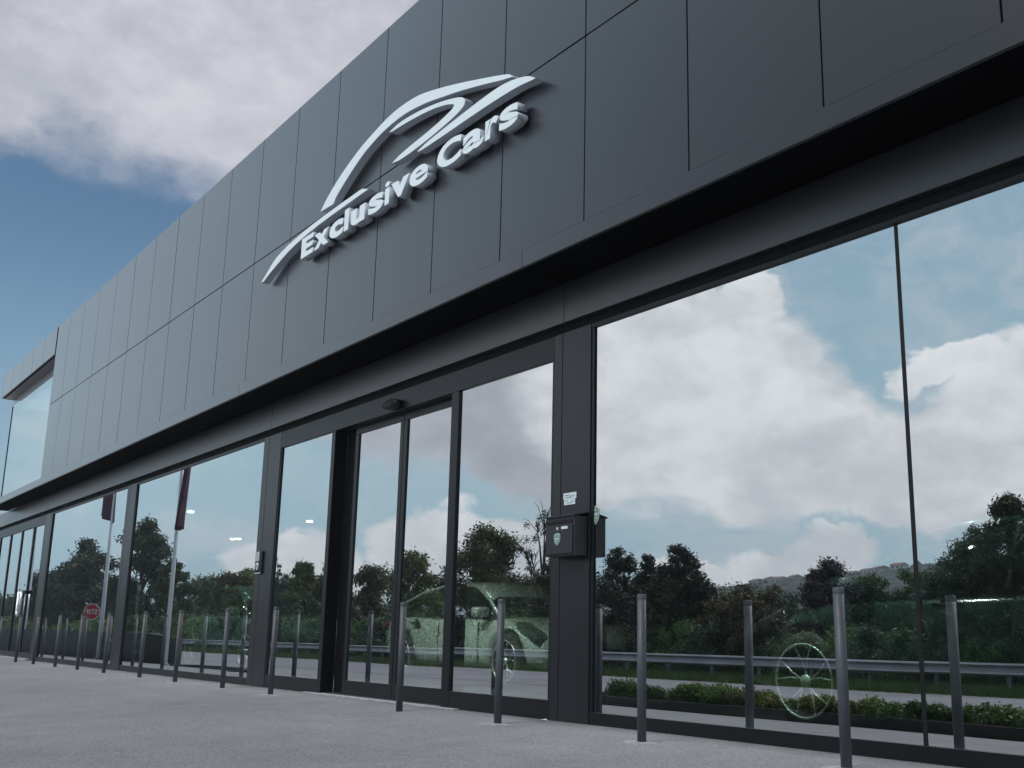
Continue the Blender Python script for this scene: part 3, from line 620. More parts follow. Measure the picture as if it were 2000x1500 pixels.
# ---------------------------------------------------------------- cars inside
def loft(rings, closed=True):
    n = len(rings[0]); vs = [v for r_ in rings for v in r_]
    fs = [(i*n+k, i*n+(k+1) % n, (i+1)*n+(k+1) % n, (i+1)*n+k) for i in range(len(rings)-1) for k in range(n)]
    fs += [tuple(reversed(range(n))), tuple((len(rings)-1)*n+k for k in range(n))]
    return vs, fs
def make_car(label, paint, loc, rz, tall=1.0, rimmat=None, group=None):
    c_ = thing('parked_car', label, 'car', loc, rz)
    Lh = 2.25; WB = 1.42; WR = .37; AR = .43
    st = [(-2.25, .42, .86, .62), (-2.18, .30, 1.00, .80), (-1.95, .26, 1.05, .90), (-1.42, .24, 1.04, .94), (-.8, .22, 1.02, .94), (0, .20, 1.00, .94), (.7, .21, .985, .94),
          (1.15, .22, .96, .94), (1.5, .23, .90, .935), (1.85, .25, .82, .90), (2.10, .27, .72, .82), (2.24, .32, .60, .64)]
    rings = []
    for x, zl, zt, w in st:
        zl, zt = zl*tall**.5, zt*tall
        h = [(0, zl), (w*.80, zl), (w*.985, zl+.10), (w, (zl+zt)/2), (w*.975, zt-.14), (w*.90, zt-.03), (w*.62, zt+.015), (0, zt+.04)]
        rings.append([(x, y, z) for y, z in h] + [(x, -y, z) for y, z in reversed(h[1:-1])])
    b = MB(); v, f = loft(rings); b.add(v, f)
    body = b.build('body', paint, c_, smooth_=True)
    ss = body.modifiers.new('s', 'SUBSURF'); ss.levels = 2; ss.render_levels = 2
    # wheel wells cut out of the body
    cb = bmesh.new()
    for x in (-WB, WB):
        bmesh.ops.create_cone(cb, cap_ends=True, segments=40, radius1=AR, radius2=AR, depth=2.4, matrix=Matrix.Translation((x, 0, WR)) @ Matrix.Rotation(R(90), 4, 'X'))
    cm = bpy.data.meshes.new('cut'); cb.to_mesh(cm); cb.free(); co_ = bpy.data.objects.new('cut', cm); COL.objects.link(co_)
    bo = body.modifiers.new('b', 'BOOLEAN'); bo.operation = 'DIFFERENCE'; bo.solver = 'EXACT'; bo.object = co_
    body_loc = c_.location.copy(); body_rot = c_.rotation_euler.copy(); c_.location = (0, 0, 0); c_.rotation_euler = (0, 0, 0)
    bpy.context.view_layer.update(); dg = bpy.context.evaluated_depsgraph_get(); nm = bpy.data.meshes.new_from_object(body.evaluated_get(dg))
    body.modifiers.clear(); body.data = nm; nm.name = 'body'
    nm.polygons.foreach_set('use_smooth', [True]*len(nm.polygons))
    bpy.data.objects.remove(co_); c_.location = body_loc; c_.rotation_euler = body_rot
    # greenhouse
    zb = 1.0*tall; zr = 1.47*tall
    def gh(sc=1.0, top=0.0):
        pr = [(-2.0, zb-.02, .70), (-1.55, zb+.24*tall, .70), (-1.1, zr-.10, .68), (-.5, zr-.01, .66), (.0, zr, .66), (.35, zr-.04, .66), (.75, zb+.24*tall, .68), (1.18, zb-.03, .70)]
        r_ = []
        for x, z, w in pr:
            wb = .86
            h = [(0, zb-.08), (wb*sc, zb-.06), (wb*sc*.985, zb+(z-zb)*.35 if z > zb else zb-.03), (w*1.02*sc, z-.05 if z > zb+.1 else zb-.02), (w*.86*sc, z+top), (0, z+.025+top)]
            r_.append([(x, y, q) for y, q in h] + [(x, -y, q) for y, q in reversed(h[1:-1])])
        return r_
    b = MB(); v, f = loft(gh()); b.add(v, f); b.build('window_glass', M['carglass'], c_, smooth_=True)
    rg = gh(1.01, .012)[1:7]; b = MB()
    n = len(rg[0]); idx = [3, 4, 5, 6, 7]; vs = [r_[k] for r_ in rg for k in idx]
    b.add(vs, [(i*5+k, i*5+k+1, (i+1)*5+k+1, (i+1)*5+k) for i in range(len(rg)-1) for k in range(4)]); ro = b.build('roof', paint, c_, smooth_=True)
    so = ro.modifiers.new('t', 'SOLIDIFY'); so.thickness = .02
    for s_ in (-1, 1):
        b = MB(); arch = [(-1.98, .845, zb), (-1.6, .76, zb+.20*tall), (-1.15, .705, zr-.13), (-.55, .685, zr-.045), (0, .680, zr-.035), (.36, .685, zr-.075), (.76, .735, zb+.20*tall), (1.16, .84, zb-.02)]
        b.tube([(x, s_*y, z) for x, y, z in arch], .028, 8); b.build('roof_rail', paint, c_, smooth_=True)
        b = MB(); b.tube([(-.28, s_*.875, zb-.03), (-.30, s_*.70, zr-.05)], .03, 8); b.build('door_pillar', M['black'], c_)
        for x in (-.95, .12):
            hb = MB(); hb.tube([(x-.11, s_*.945, zb-.125), (x-.09, s_*.985, zb-.12), (x+.09, s_*.985, zb-.12), (x+.11, s_*.945, zb-.125)], .016, 8)
            hb.lathe([(.001, 0), (.065, 0), (.068, .006)], 18, (x, s_*.935, zb-.12), 'y'); hb.build('door_handle', M['black'], c_, smooth_=True)
        b = MB()
        for x in (-.30, .78): b.box(x-.004, x+.004, s_*.925, s_*.9425, .30, zb-.12)
        b.box(-.9, 1.0, s_*.90, s_*.945, .25, .285); b.build('door_seam', M['black'], c_)
        b = MB(); b.box(-.09, .09, -.11, .11, -.07, .07); o = b.build('mirror', paint, c_, .04, True, (.92, s_*1.0, zb+.02), 3)
        b = MB(); pts = [(1.62, .90), (2.02, .745), (2.10, .66), (1.95, .68), (1.68, .79)]
        b.prism([(x, z*tall) for x, z in pts], s_*.66, s_*.905); b.build('headlight', M['carlamp'], c_, .02)
        b = MB(); b.box(-2.235, -1.98, s_*.58, s_*.86, .80*tall, .91*tall); b.build('tail_light', M['cartail'], c_, .03)
        for x in (-WB, WB):
            y0 = s_*.93; t_ = MB()
            t_.lathe([(WR-.10, -.0), (WR-.02, -.01), (WR, -.05), (WR, -.19), (WR-.03, -.225), (WR-.12, -.22), (WR-.12, -.02), (WR-.10, 0)], 40, (0, 0, 0), 'y')
            if s_ < 0: t_.v = [(x_, -y_, z_) for x_, y_, z_ in t_.v]
            w_ = t_.build('wheel', M['tyre'], c_, smooth_=True, loc=(x, y0, WR))
            r_ = MB(); ri = WR-.095
            r_.lathe([(ri+.004, -.012), (ri+.008, .004), (ri-.006, .006), (ri-.012, -.008), (ri+.004, -.012)], 48, (0, 0, 0), 'y')
            r_.lathe([(.001, -.01), (.045, -.012), (.05, -.03)], 18, (0, 0, 0), 'y')
            for k in range(5):
                for da in (-.17, .17):
                    a = 2*math.pi*k/5+.3
                    p0 = (.05*math.cos(a), -.03, .05*math.sin(a)); p1 = (.15*math.cos(a+da*.9), -.022, .15*math.sin(a+da*.9)); p2 = (ri*math.cos(a+da*1.7), -.004, ri*math.sin(a+da*1.7))
                    r_.tube([p0, p1, p2], .0065, 6)
            if s_ < 0: r_.v = [(x_, -y_, z_) for x_, y_, z_ in r_.v]
            r_.build('rim', rimmat or M['silver'], w_, smooth_=True)
            k_ = MB(); k_.lathe([(.001, -.14), (WR-.11, -.14), (WR-.11, -.12), (.001, -.12)], 30, (0, 0, 0), 'y')
            if s_ < 0: k_.v = [(x_, -y_, z_) for x_, y_, z_ in k_.v]
            k_.build('brake_disc', M['black'], w_)
    b = MB(); b.box(2.06, 2.235, -.46, .46, .40*tall, .56*tall)
    for k in range(4): b.box(2.236, 2.244, -.44, .44, (.42+.035*k)*tall, (.43+.035*k)*tall)
    b.build('grille', M['black'], c_, .02)
    return c_
M['carglass'] = mat('car_window', (.008, .012, .010), .05, ior=1.5)
M['carlamp'] = mat('headlamp_lens', (.05, .06, .06), .08)
M['cartail'] = mat('tail_lens', (.12, .008, .010), .15)
M['mint'] = mat('mint_car_paint', (.40, .44, .41), .30, metal=.3, coat=1)
M['dgreen'] = mat('dark_green_car_paint', (.020, .042, .036), .16, coat=1)
M['dgreen2'] = mat('deep_green_car_paint', (.07, .14, .12), .25, metal=.3, coat=1)
M['rimpale'] = mat('pale_rim', (.56, .66, .61), .3, metal=.3)
make_car('pale mint green sports coupe seen through the entrance glass', M['mint'], (-14.10, 9.55, .06), 0, 1.0)
make_car('dark green car with thin pale spoked wheel behind the right-hand window', M['dgreen'], (-4.52, 7.74, .06), math.pi, 1.04, M['rimpale'])
make_car('green car with curved roofline behind the window with the long flag', M['dgreen2'], (-20.2, 8.3, .06), 0, 1.04)
# furniture dimly visible behind the far window
ch = thing('armchair', 'pale green high-backed chair behind the window with the stop sign', 'chair', (-26.2, 7.4, .06), R(-25))
b = MB(); b.box(-.28, .28, -.28, .28, .40, .50); b.build('seat', M['mint'], ch, .04)
b = MB(); b.prism([(-.30, .50), (.30, .50), (.27, 1.62), (.15, 1.72), (-.15, 1.72), (-.27, 1.62)], .22, .32); b.build('backrest', M['mint'], ch, .03)
for sx in (-1, 1):
    for sy in (-1, 1):
        b = MB(); b.tube([(sx*.25, sy*.24, .40), (sx*.28, sy*.28, 0)], [.022, .014], 8); b.build('leg', M['silver'], ch)
sh = thing('display_shelf', 'open shelf unit with pale shelf edges behind the window with the stop sign', 'shelf', (-24.3, 7.3, .06))
b = MB()
for sx in (-.62, .62): b.box(sx-.02, sx+.02, -.2, .2, 0, .95)
b.build('side_panel', M['dark'], sh)
b = MB()
for k in range(5): b.box(-.6, .6, -.2, .2, .05+.2*k, .075+.2*k)
b.build('shelf_board', M['mint'], sh)

# ---------------------------------------------------------------- forecourt planters (mirrored in the glass)
def curve_wall(name, pts, ztop, th, label, cat, mt, h=None):
    b = MB(); n = len(pts); L_ = []; R_ = []
    for i, (x, y) in enumerate(pts):
        a = Vector(pts[max(i-1, 0)]); c_ = Vector(pts[min(i+1, n-1)]); t = (c_-a).normalized(); nn = Vector((-t.y, t.x))*th/2
        L_.append((x+nn.x, y+nn.y)); R_.append((x-nn.x, y-nn.y))
    zt = ztop if isinstance(ztop, list) else [ztop]*n
    vs = []
    for i in range(n): vs += [(L_[i][0], L_[i][1], -.35), (R_[i][0], R_[i][1], -.35), (R_[i][0], R_[i][1], zt[i]), (L_[i][0], L_[i][1], zt[i])]
    fs = [(i*4+k, i*4+(k+1) % 4, (i+1)*4+(k+1) % 4, (i+1)*4+k) for i in range(n-1) for k in range(4)] + [(3, 2, 1, 0), ((n-1)*4, (n-1)*4+1, (n-1)*4+2, (n-1)*4+3)]
    b.add(vs, fs); o = b.build(name, mt, None, .01, True); return tag(o, label, cat)
pl = thing('planter_bed', 'low black curved planter edging along the forecourt holding a row of round shrubs', 'planter', (-10, .45, -.2))
front = [(-14.6, .52), (-13.8, .60), (-12.5, .62), (-11.2, .52), (-10.3, .50), (-9.4, .42), (-8.7, .34), (-7.9, .46), (-7.0, .56), (-5.5, .58), (-3.5, .55), (-1.5, .5)]
o = curve_wall('edging', front, -.062, .035, None, None, M['planter']); o.parent = pl; o.matrix_parent_inverse = Matrix.Translation((10, -.45, .2)); 
o2 = curve_wall('edging', [(-14.6, .52), (-14.72, .1), (-14.6, -.35), (-14, -.5), (-8, -.52), (-1.5, -.5)], -.062, .035, None, None, M['planter']); o2.parent = pl; o2.matrix_parent_inverse = Matrix.Translation((10, -.45, .2))
b = MB(); fr = front; b.add([(x, y, -.15) for x, y in fr] + [(x, -.5, -.15) for x, y in fr], [(i, i+1, i+1+len(fr), i+len(fr)) for i in range(len(fr)-1)])
o3 = b.build('soil', M['soil'], pl); o3.matrix_parent_inverse = Matrix.Translation((10, -.45, .2))
curve_wall('planter_wall', [(-75, .9), (-50, .75), (-40, .6), (-37, .5), (-36.4, .4), (-36.0, .2), (-36.1, -.2), (-36.6, -.4)], [.84, .80, .76, .74, .73, .66, .6, .55], .5,
           'long black low wall with a rounded end mirrored in the two flag windows', 'wall', M['planter'])
curve_wall('planter_kerb', [(-32.6, .9), (-31.2, .55), (-29.5, .42), (-27.9, .5), (-27.0, .9), (-27.2, 1.3)], [-.13, -.11, -.10, -.10, -.11, -.14], .25,
           'low black rounded kerb mirrored at the bottom of the window with the long narrow flag', 'kerb', M['planter'])

# ---------------------------------------------------------------- foliage
def leaf_object(name, centres, radii, n, size, mt, parent, seed, shell=.55, up=.0, squash=.85):
    g_ = np.random.default_rng(seed); centres = np.array(centres, float); radii = np.array(radii, float)
    w_ = radii**2; w_ /= w_.sum(); k = g_.choice(len(radii), n, p=w_)
    dv = g_.normal(size=(n, 3)); dv /= np.linalg.norm(dv, axis=1)[:, None]
    rr_ = radii[k]*(shell + (1-shell)*g_.random(n)**.6)*(1+.22*g_.normal(size=n))
    P_ = centres[k] + dv*rr_[:, None]*np.array([1, 1, squash])
    nrm = dv*.6 + g_.normal(size=(n, 3))*.7 + np.array([0, 0, .3+up]); nrm /= np.linalg.norm(nrm, axis=1)[:, None]
    a = np.cross(nrm, g_.normal(size=(n, 3))); a /= np.linalg.norm(a, axis=1)[:, None]; c_ = np.cross(nrm, a)
    s_ = size*(.6+.9*g_.random(n))[:, None]; l_ = s_*(1.1+.5*g_.random(n)[:, None])
    V = np.empty((n, 4, 3)); V[:, 0] = P_-a*l_; V[:, 1] = P_-c_*s_*.55; V[:, 2] = P_+a*l_; V[:, 3] = P_+c_*s_*.55+nrm*s_*.25
    me = bpy.data.meshes.new(name); me.vertices.add(n*4); me.vertices.foreach_set('co', V.reshape(-1))
    me.loops.add(n*4); me.loops.foreach_set('vertex_index', np.arange(n*4, dtype=np.int32))
    me.polygons.add(n); me.polygons.foreach_set('loop_start', np.arange(0, n*4, 4, dtype=np.int32)); me.polygons.foreach_set('loop_total', np.full(n, 4, dtype=np.int32))
    me.update(); me.materials.append(mt); o_ = bpy.data.objects.new(name, me); COL.objects.link(o_); o_.parent = parent; return o_
LM = {'dark': leaf_mat('leaf_dark', (0.019, 0.032, 0.014), (0.054, 0.078, 0.030)), 'olive': leaf_mat('leaf_olive', (0.041, 0.054, 0.016), (0.101, 0.115, 0.038)),
      'green': leaf_mat('leaf_green', (0.032, 0.065, 0.022), (0.088, 0.149, 0.049)), 'yellow': leaf_mat('leaf_yellow_green', (0.061, 0.081, 0.020), (0.162, 0.182, 0.047)),
      'pine': leaf_mat('leaf_pine', (0.014, 0.022, 0.011), (0.041, 0.046, 0.019), .1), 'brown': leaf_mat('leaf_brown_green', (0.047, 0.046, 0.019), (0.108, 0.089, 0.038)),
      'plum': leaf_mat('leaf_plum', (0.030, 0.027, 0.030), (0.074, 0.065, 0.068)), 'bright': leaf_mat('leaf_bright', (0.047, 0.108, 0.024), (0.128, 0.230, 0.061)),
      'blue': leaf_mat('leaf_bluegreen', (0.027, 0.057, 0.035), (0.074, 0.121, 0.078))}
for k_, c0_, c1_ in (('green', (.035, .075, .022), (.10, .18, .055)), ('bright', (.055, .115, .025), (.16, .27, .07)), ('olive', (.06, .085, .025), (.16, .19, .06)), ('yellow', (.085, .105, .025), (.24, .26, .07))):
    LM['planter_'+k_] = leaf_mat('planter_leaf_'+k_, c0_, c1_)
def crown(rr_, r, h, kind):
    """clump centres inside a crown of half width r and height h (base at z=0)"""
    C_, Q = [], []
    nclump = {'round': 70, 'dense': 60, 'open': 60, 'pine': 85, 'twiggy': 46}[kind]
    lob = [(rr_.uniform(0, 6.28), rr_.uniform(.35, .62), rr_.uniform(.45, .95)) for _ in range(6)]
    for i in range(nclump):
        t = rr_.random()
        if kind == 'pine':
            z = h*(.10+.84*t); w = r*(1.10-.98*t**1.3)*rr_.uniform(.2, 1); q = r*rr_.uniform(.14, .26)*(1.1-.5*t)
        elif kind == 'round':
            z = h*(.06+.85*t); w = r*math.sqrt(max(.04, 1-(1.95*t-.90)**2))*rr_.uniform(.1, .88); q = r*rr_.uniform(.16, .28)
        elif kind == 'open':
            if i < 36:
                a_, wr, zt_ = lob[i % 6]; a_ += rr_.gauss(0, .35)
                z = h*(zt_*.88+rr_.gauss(0, .07)); w = r*(wr+rr_.gauss(0, .13))
                C_.append((w*math.cos(a_), w*math.sin(a_), min(z, h*.93))); Q.append(r*rr_.uniform(.12, .22)); continue
            z = h*(.08+.62*t); w = r*rr_.uniform(.2, 1.0); q = r*rr_.uniform(.14, .24)
        elif kind == 'twiggy':
            z = h*(.25+.68*t); w = r*(.4+.6*t)*rr_.uniform(.2, 1); q = r*rr_.uniform(.10, .2)
        else:
            z = h*(.04+.84*t); w = r*(1.02-.62*t**2.2)*rr_.uniform(.15, .95); q = r*rr_.uniform(.15, .27)
        a = rr_.uniform(0, 6.283); C_.append((w*math.cos(a), w*math.sin(a), z)); Q.append(q)
    return C_, Q
def make_tree(name, label, cat, x, y, ztop, r, kind, leaf, seed, n=6000, size=.09, zb=-.1, trunk=True, group=None):
    rr_ = random.Random(seed); h = ztop-zb; t = thing(name, label, cat, (x, y, zb), 0, group)
    r *= {'round': 1.22, 'dense': 1.45, 'open': 1.3, 'pine': 1.35, 'twiggy': 1.3}[kind]; C_, Q = crown(rr_, r, h, kind)
    dist = math.hypot(x, y-11.6); size = max(.030, dist*.00105); n = int(n*2.1)
    if kind != 'twiggy':
        leaf_object('crown', C_, Q, n, size, LM[leaf], t, seed, .15)
    else:
        leaf_object('crown', C_, Q, n//3, size*.7, LM[leaf], t, seed, .1)
    if trunk:
        b = MB(); tr = max(.05, r*.075); top = h*.8
        pts = [(0, 0, -.15)]; x_, y_ = 0, 0
        for k in range(1, 6): x_ += rr_.uniform(-.07, .07)*r; y_ += rr_.uniform(-.07, .07)*r; pts.append((x_, y_, top*k/5))
        b.tube(pts, [tr*(1.25-.2*i) for i in range(6)], 8)
        for i in rr_.sample(range(len(C_)), min(len(C_), 14)):
            c_ = Vector(C_[i]); k = max(1, min(4, int(c_.z/top*5*.6))); s_ = Vector(pts[k]); mid = (s_+c_)/2+Vector((0, 0, rr_.uniform(-.02, .08)*h))
            b.tube([s_, mid, c_], [tr*.5, tr*.32, tr*.12], 6)
            if kind in ('twiggy', 'open'):
                for q in range(5):
                    dd = Vector((rr_.uniform(-1, 1), rr_.uniform(-1, 1), rr_.uniform(.1, 1.1))).normalized()*r*rr_.uniform(.25, .5)
                    b.tube([mid.lerp(c_, .6), c_+dd*.6, c_+dd], [tr*.16, tr*.1, tr*.04], 4)
        b.build('trunk', M['trunk'], t, smooth_=True)
    return t
trees = [
 ('broad_tree', 'broad dark tree left of the nearer flagpole in the window with the stop sign', -118.9, -17, 10.56, 3.9, 'round', 'dark', 11000),
 ('broad_tree', 'lower dark tree at the left edge of the window with the stop sign', -133.6, -18, 7.86, 2.9, 'round', 'dark', 8000),
 ('tall_tree', 'tallest dark leafy tree, right of the column between the two flag windows', -97.6, -17, 11.16, 2.7, 'round', 'dark', 11000),
 ('leafy_tree', 'ragged tree on the right flank of the tallest dark tree', -91.8, -17.5, 7.6, 1.9, 'open', 'green', 7000),
 ('bushy_tree', 'mid green bushy tree right of the hazy hill gap', -85.1, -20, 5.97, 1.6, 'dense', 'olive', 6000),
 ('bushy_tree', 'yellowish green bushy tree just left of the opening-hours plate', -77.5, -19, 5.9, 1.5, 'dense', 'yellow', 6000),
 ('bushy_tree', 'blue-green tree behind the left fixed pane of the entrance', -73.6, -20, 5.4, 1.4, 'dense', 'blue', 6000),
 ('bushy_tree', 'pale yellow-green tree at the right of the left fixed entrance pane', -68.3, -19.5, 5.75, 1.3, 'open', 'yellow', 6000),
 ('thin_tree', 'thin sparse sapling rising beside the opening-hours plate', -71.8, -18.5, 6.44, .7, 'twiggy', 'dark', 2400),
 ('bushy_tree', 'low green tree at the dark door pocket of the entrance', -66.1, -20, 5.6, 1.15, 'open', 'green', 5000),
 ('bushy_tree', 'brownish green tree mirrored in the left sliding door', -58.9, -19, 5.5, 1.3, 'dense', 'brown', 6500),
 ('upright_tree', 'upright yellow-green tree with feathery top in the right sliding door', -53.0, -18.5, 6.0, 1.45, 'dense', 'yellow', 8000),
 ('round_tree', 'large round dark olive tree mirrored in the fixed pane left of the mailbox', -44.5, -17.5, 6.34, 2.15, 'round', 'olive', 16000),
 ('bare_tree', 'sparse twiggy tree with thin top branches behind the mailbox', -43.1, -20, 7.3, 1.4, 'twiggy', 'dark', 5000),
 ('bushy_tree', 'dark green tree below the sparse twiggy one by the mailbox', -38.9, -18, 4.95, 1.3, 'round', 'dark', 7000),
 ('pine_tree', 'irregular dark pine just right of the mailbox column', -35.3, -18, 4.95, 1.4, 'pine', 'pine', 9000),
 ('pine_tree', 'slim dark pine between two wider pines in the wide window', -32.9, -17.5, 4.40, .85, 'pine', 'pine', 7000),
 ('pine_tree', 'largest black-green conifer with a peaked top in the wide window', -30.6, -17, 4.55, 1.45, 'pine', 'pine', 16000),
 ('pine_tree', 'lower dark conifer filling the gap left of the largest conifer', -31.9, -17.6, 4.0, 1.2, 'pine', 'pine', 9000),
 ('low_tree', 'low brown-green tree beside the largest conifer below the hill', -28.2, -17, 2.75, 1.0, 'dense', 'brown', 7000),
 ('low_tree', 'spreading brownish tree in front of the hillside houses', -26.3, -16.5, 2.88, 1.15, 'open', 'brown', 8000),
 ('plum_tree', 'dull plum-coloured tree with upright twigs left of the nearest bollard', -25.4, -19, 3.95, 1.15, 'round', 'plum', 9000),
 ('leafy_tree', 'mid green tree right of the plum-coloured one', -24.5, -20, 3.5, 1.0, 'dense', 'green', 8000),
 ('leafy_tree', 'green tree behind the upright joint of the wide window', -23.5, -21, 3.7, .95, 'dense', 'green', 8000),
 ('leafy_tree', 'small dark tree right of the upright glass joint', -20.8, -19, 3.05, .9, 'dense', 'dark', 7000),
 ('tall_tree', 'tall open-branched tree rising at the right edge of the picture', -16.9, -15.9, 5.15, 1.15, 'round', 'dark', 24000),
 ('leafy_tree', 'lower green limb-like tree left of the tall tree at the right edge', -18.5, -16.4, 4.0, 1.2, 'round', 'blue', 16000),
 ('tall_tree', 'tall dark tree beyond the right frame edge behind the rail', -15.2, -17, 5.0, 1.4, 'round', 'dark', 9000)]
for i, (nm, lb, x, y, zt, r, k, lf, n) in enumerate(trees):
    make_tree(nm, lb, 'tree', x, y, zt, r, k, lf, 100+i, n, .075, group='trees beyond the road')
REG = [(-400, 90, 'the far glass doors'), (90, 250, 'the window with the stop sign'), (250, 520, 'the window with the long flag'), (520, 655, 'the left fixed entrance pane'), (655, 775, 'the left sliding door'),
       (775, 890, 'the right sliding door'), (890, 1090, 'the fixed pane left of the mailbox'), (1090, 1440, 'the left half of the wide window'), (1440, 1760, 'the right half of the wide window'), (1760, 4000, 'the pane at the right edge')]
ORD = ['leftmost', 'second', 'third', 'fourth', 'fifth', 'sixth', 'seventh', 'eighth', 'ninth']
def mirror_px(x, y, z=1.0):
    v = Vector((x, 2*5.785-y, z-.64)); return 1000+2166.6*v.dot(rt)/v.dot(fw)
def place_label(cnt, what, x, y):
    p_ = mirror_px(x, y)
    for a_, b_, nm_ in REG:
        if a_ <= p_ < b_:
            k_ = cnt.get(nm_, 0); cnt[nm_] = k_+1; return '%s %s mirrored in %s' % (ORD[k_], what, nm_)
    return what
filler = [(-208,-21,5.6,3.6),(-181,-21,4.8,3.4),(-163,-21,4.6,3.2),(-146,-21,4.4,3.0),(-118.8,-21,4.2,2.8),(-102.7,-24.1,5.0,2.5),(-94.2,-25.2,4.7,2.4),(-82.4,-24.3,4.4,2.3),(-75.8,-24.9,4.6,2.3),(-67.5,-24.3,4.26,2.3),(-61.9,-24.6,3.8,2.0),(-57,-26.5,3.9,2.0),(-53.4,-25.6,3.5,1.9),(-48.4,-25.1,3.5,1.9),(-43.8,-24.4,3.4,1.6),(-40.6,-24.5,3.5,1.6),(-37.6,-24.6,3.1,1.6),(-34.5,-24.3,3.2,1.6),(-32.2,-24.5,3.0,1.5),(-30.0,-25.2,2.7,1.5),(-28.0,-26.2,2.5,1.5),(-26.1,-25.1,2.6,1.3),(-24.5,-25.6,3.0,1.3),(-22.3,-24.8,2.8,1.3),(-20.0,-25.9,3.0,1.4),(-17.5,-25,3.0,1.4)]
cnt_ = {}
for i, (x, y, zt, r) in enumerate(filler):
    zt *= (1.32 if x < -38 else 1.12); r *= 1.15
    make_tree('background_tree', place_label(cnt_, 'dim tree of the far belt', x, y), 'tree', x, y, zt, r, 'dense', ['dark', 'green', 'blue', 'olive'][i % 4], 300+i, 4200, .11, trunk=(i % 2 == 0), group='trees in the far belt')
shr = [(-148.6,2.0,3.4),(-129.3,1.6,2.9),(-115,1.6,2.7),(-105.7,1.8,2.4),(-94.1,2.2,2.1),(-86.6,2.2,1.9),(-78.9,1.9,1.9),(-72.8,2.2,1.7),(-67.8,2.2,1.6),(-62.4,1.94,1.5),(-58.6,1.98,1.4),(-54.4,1.96,1.3),(-50.9,1.91,1.3),(-47.9,2.1,1.25),(-44.8,1.74,1.1),(-42.1,1.62,1.1),(-39.9,1.9,1.05),(-37.2,1.7,1.1),(-34.9,1.6,1.05),(-32.9,1.5,1.0),(-31.5,1.7,.95),(-29.8,1.7,.95),(-28.3,1.5,.9),(-26.5,1.5,.85),(-25.2,1.5,.8),(-24,1.45,.8),(-22.8,1.5,.85),(-21.6,1.5,.75),(-20.2,1.45,.75),(-19.3,1.5,.7),(-18.5,1.4,.75),(-17.6,1.4,.7),(-16.4,1.35,.65),(-15.4,1.4,.7)]
cnt_ = {}
for i, (x, zt, r) in enumerate(shr):
    make_tree('roadside_shrub', place_label(cnt_, 'hedge shrub behind the rail', x, -16.2), 'shrub', x, -16.2+.35*math.sin(i*2.1), zt, r, 'dense', ['green', 'bright', 'blue', 'green', 'dark'][i % 5] if x > -90 else 'bright', 500+i, 3600, .07, trunk=False, group='shrubs behind the crash barrier', zb=-.15)
# planter shrubs
psh = [(-13.28,.14,.42,'green'),(-12.75,.10,.30,'green'),(-12.10,.15,.32,'bright'),(-11.80,.16,.36,'bright'),(-11.29,.17,.40,'bright'),(-10.88,.13,.34,'olive'),(-10.42,.12,.34,'yellow'),(-9.95,.10,.30,'bright'),(-9.55,.12,.34,'yellow'),(-9.08,.10,.30,'yellow'),(-8.72,.07,.34,'bright'),(-8.18,.12,.30,'green'),(-7.82,.08,.26,'green'),(-7.40,.13,.34,'green'),(-6.98,.08,.34,'bright'),(-6.45,.12,.34,'green'),(-5.8,.12,.36,'bright')]
pl_lab = ['round dark green shrub at the left end of the planter row', 'small dark shrub second from the left end of the planter row', 'bright shrub right behind the bollard beside the mailbox column', 'bright round shrub third clump right of the mailbox bollard', 'largest bright green shrub left of the dark mirrored bollard',
 'olive shrub in the left half of the planter row', 'yellowish shrub just left of the dark mirrored bollard', 'bright green shrub just right of the dark mirrored bollard', 'yellow shrub seen inside the car wheel outline', 'yellow-green shrub at the left edge of the nearest bollard', 'bright shrub right of the nearest bollard',
 'dark green shrub left of the upright glass joint', 'small dark shrub at the upright glass joint', 'dark shrub just right of the upright glass joint', 'bright green shrub near the right end of the planter row', 'green shrub at the right picture edge in the planter', 'bright shrub at the far right end of the planter']
for i, (x, zt, r, lf) in enumerate(psh):
    zt += .025; t = thing('planter_shrub', pl_lab[i], 'shrub', (x, .22, -.13), 0, 'round shrubs in the forecourt planter')
    rr_ = random.Random(700+i); h = zt+.13
    C_ = [(rr_.uniform(-.6, .6)*r, rr_.uniform(-.5, .5)*r*.8, h*rr_.uniform(.3, .72)) for _ in range(12)]; Q = [r*rr_.uniform(.3, .42)*.9 for _ in C_]
    leaf_object('foliage', C_, Q, 4200, .017, LM['planter_'+lf], t, 700+i, .5, squash=.75)
    b = MB()
    for k in range(5): b.tube([(0, 0, 0), tuple(Vector(C_[k])*.8)], [.008, .004], 5)
    b.build('stem', M['trunk'], t)

# ---------------------------------------------------------------- crash barrier
gr_ = thing('crash_barrier', 'grey galvanised crash barrier with double-wave rail running along the road', 'barrier', (-40, -13.9, -.2))
prof = [(.0, .155), (-.035, .14), (-.055, .105), (-.035, .07), (-.005, .045), (.0, .0), (-.005, -.045), (-.035, -.07), (-.055, -.105), (-.035, -.14), (.0, -.155)]
b = MB(); xs_ = list(np.arange(-180, 0.1, 4.0)); vs = []
rb = random.Random(6)
for x in xs_:
    dz = rb.uniform(-.012, .012); dy = rb.uniform(-.02, .02)+(.0 if x < -20 else (x+20)*.0)
    for dy_, z_ in prof: vs.append((x, -13.9-dy_+dy, .33+z_+dz))
    for dy_, z_ in reversed(prof): vs.append((x, -13.9-dy_+dy-.006, .33+z_+dz))
n = 22; b.add(vs, [(i*n+k, i*n+(k+1) % n, (i+1)*n+(k+1) % n, (i+1)*n+k) for i in range(len(xs_)-1) for k in range(n)])
part(b, 'rail', M['galv'], gr_, sm=False)
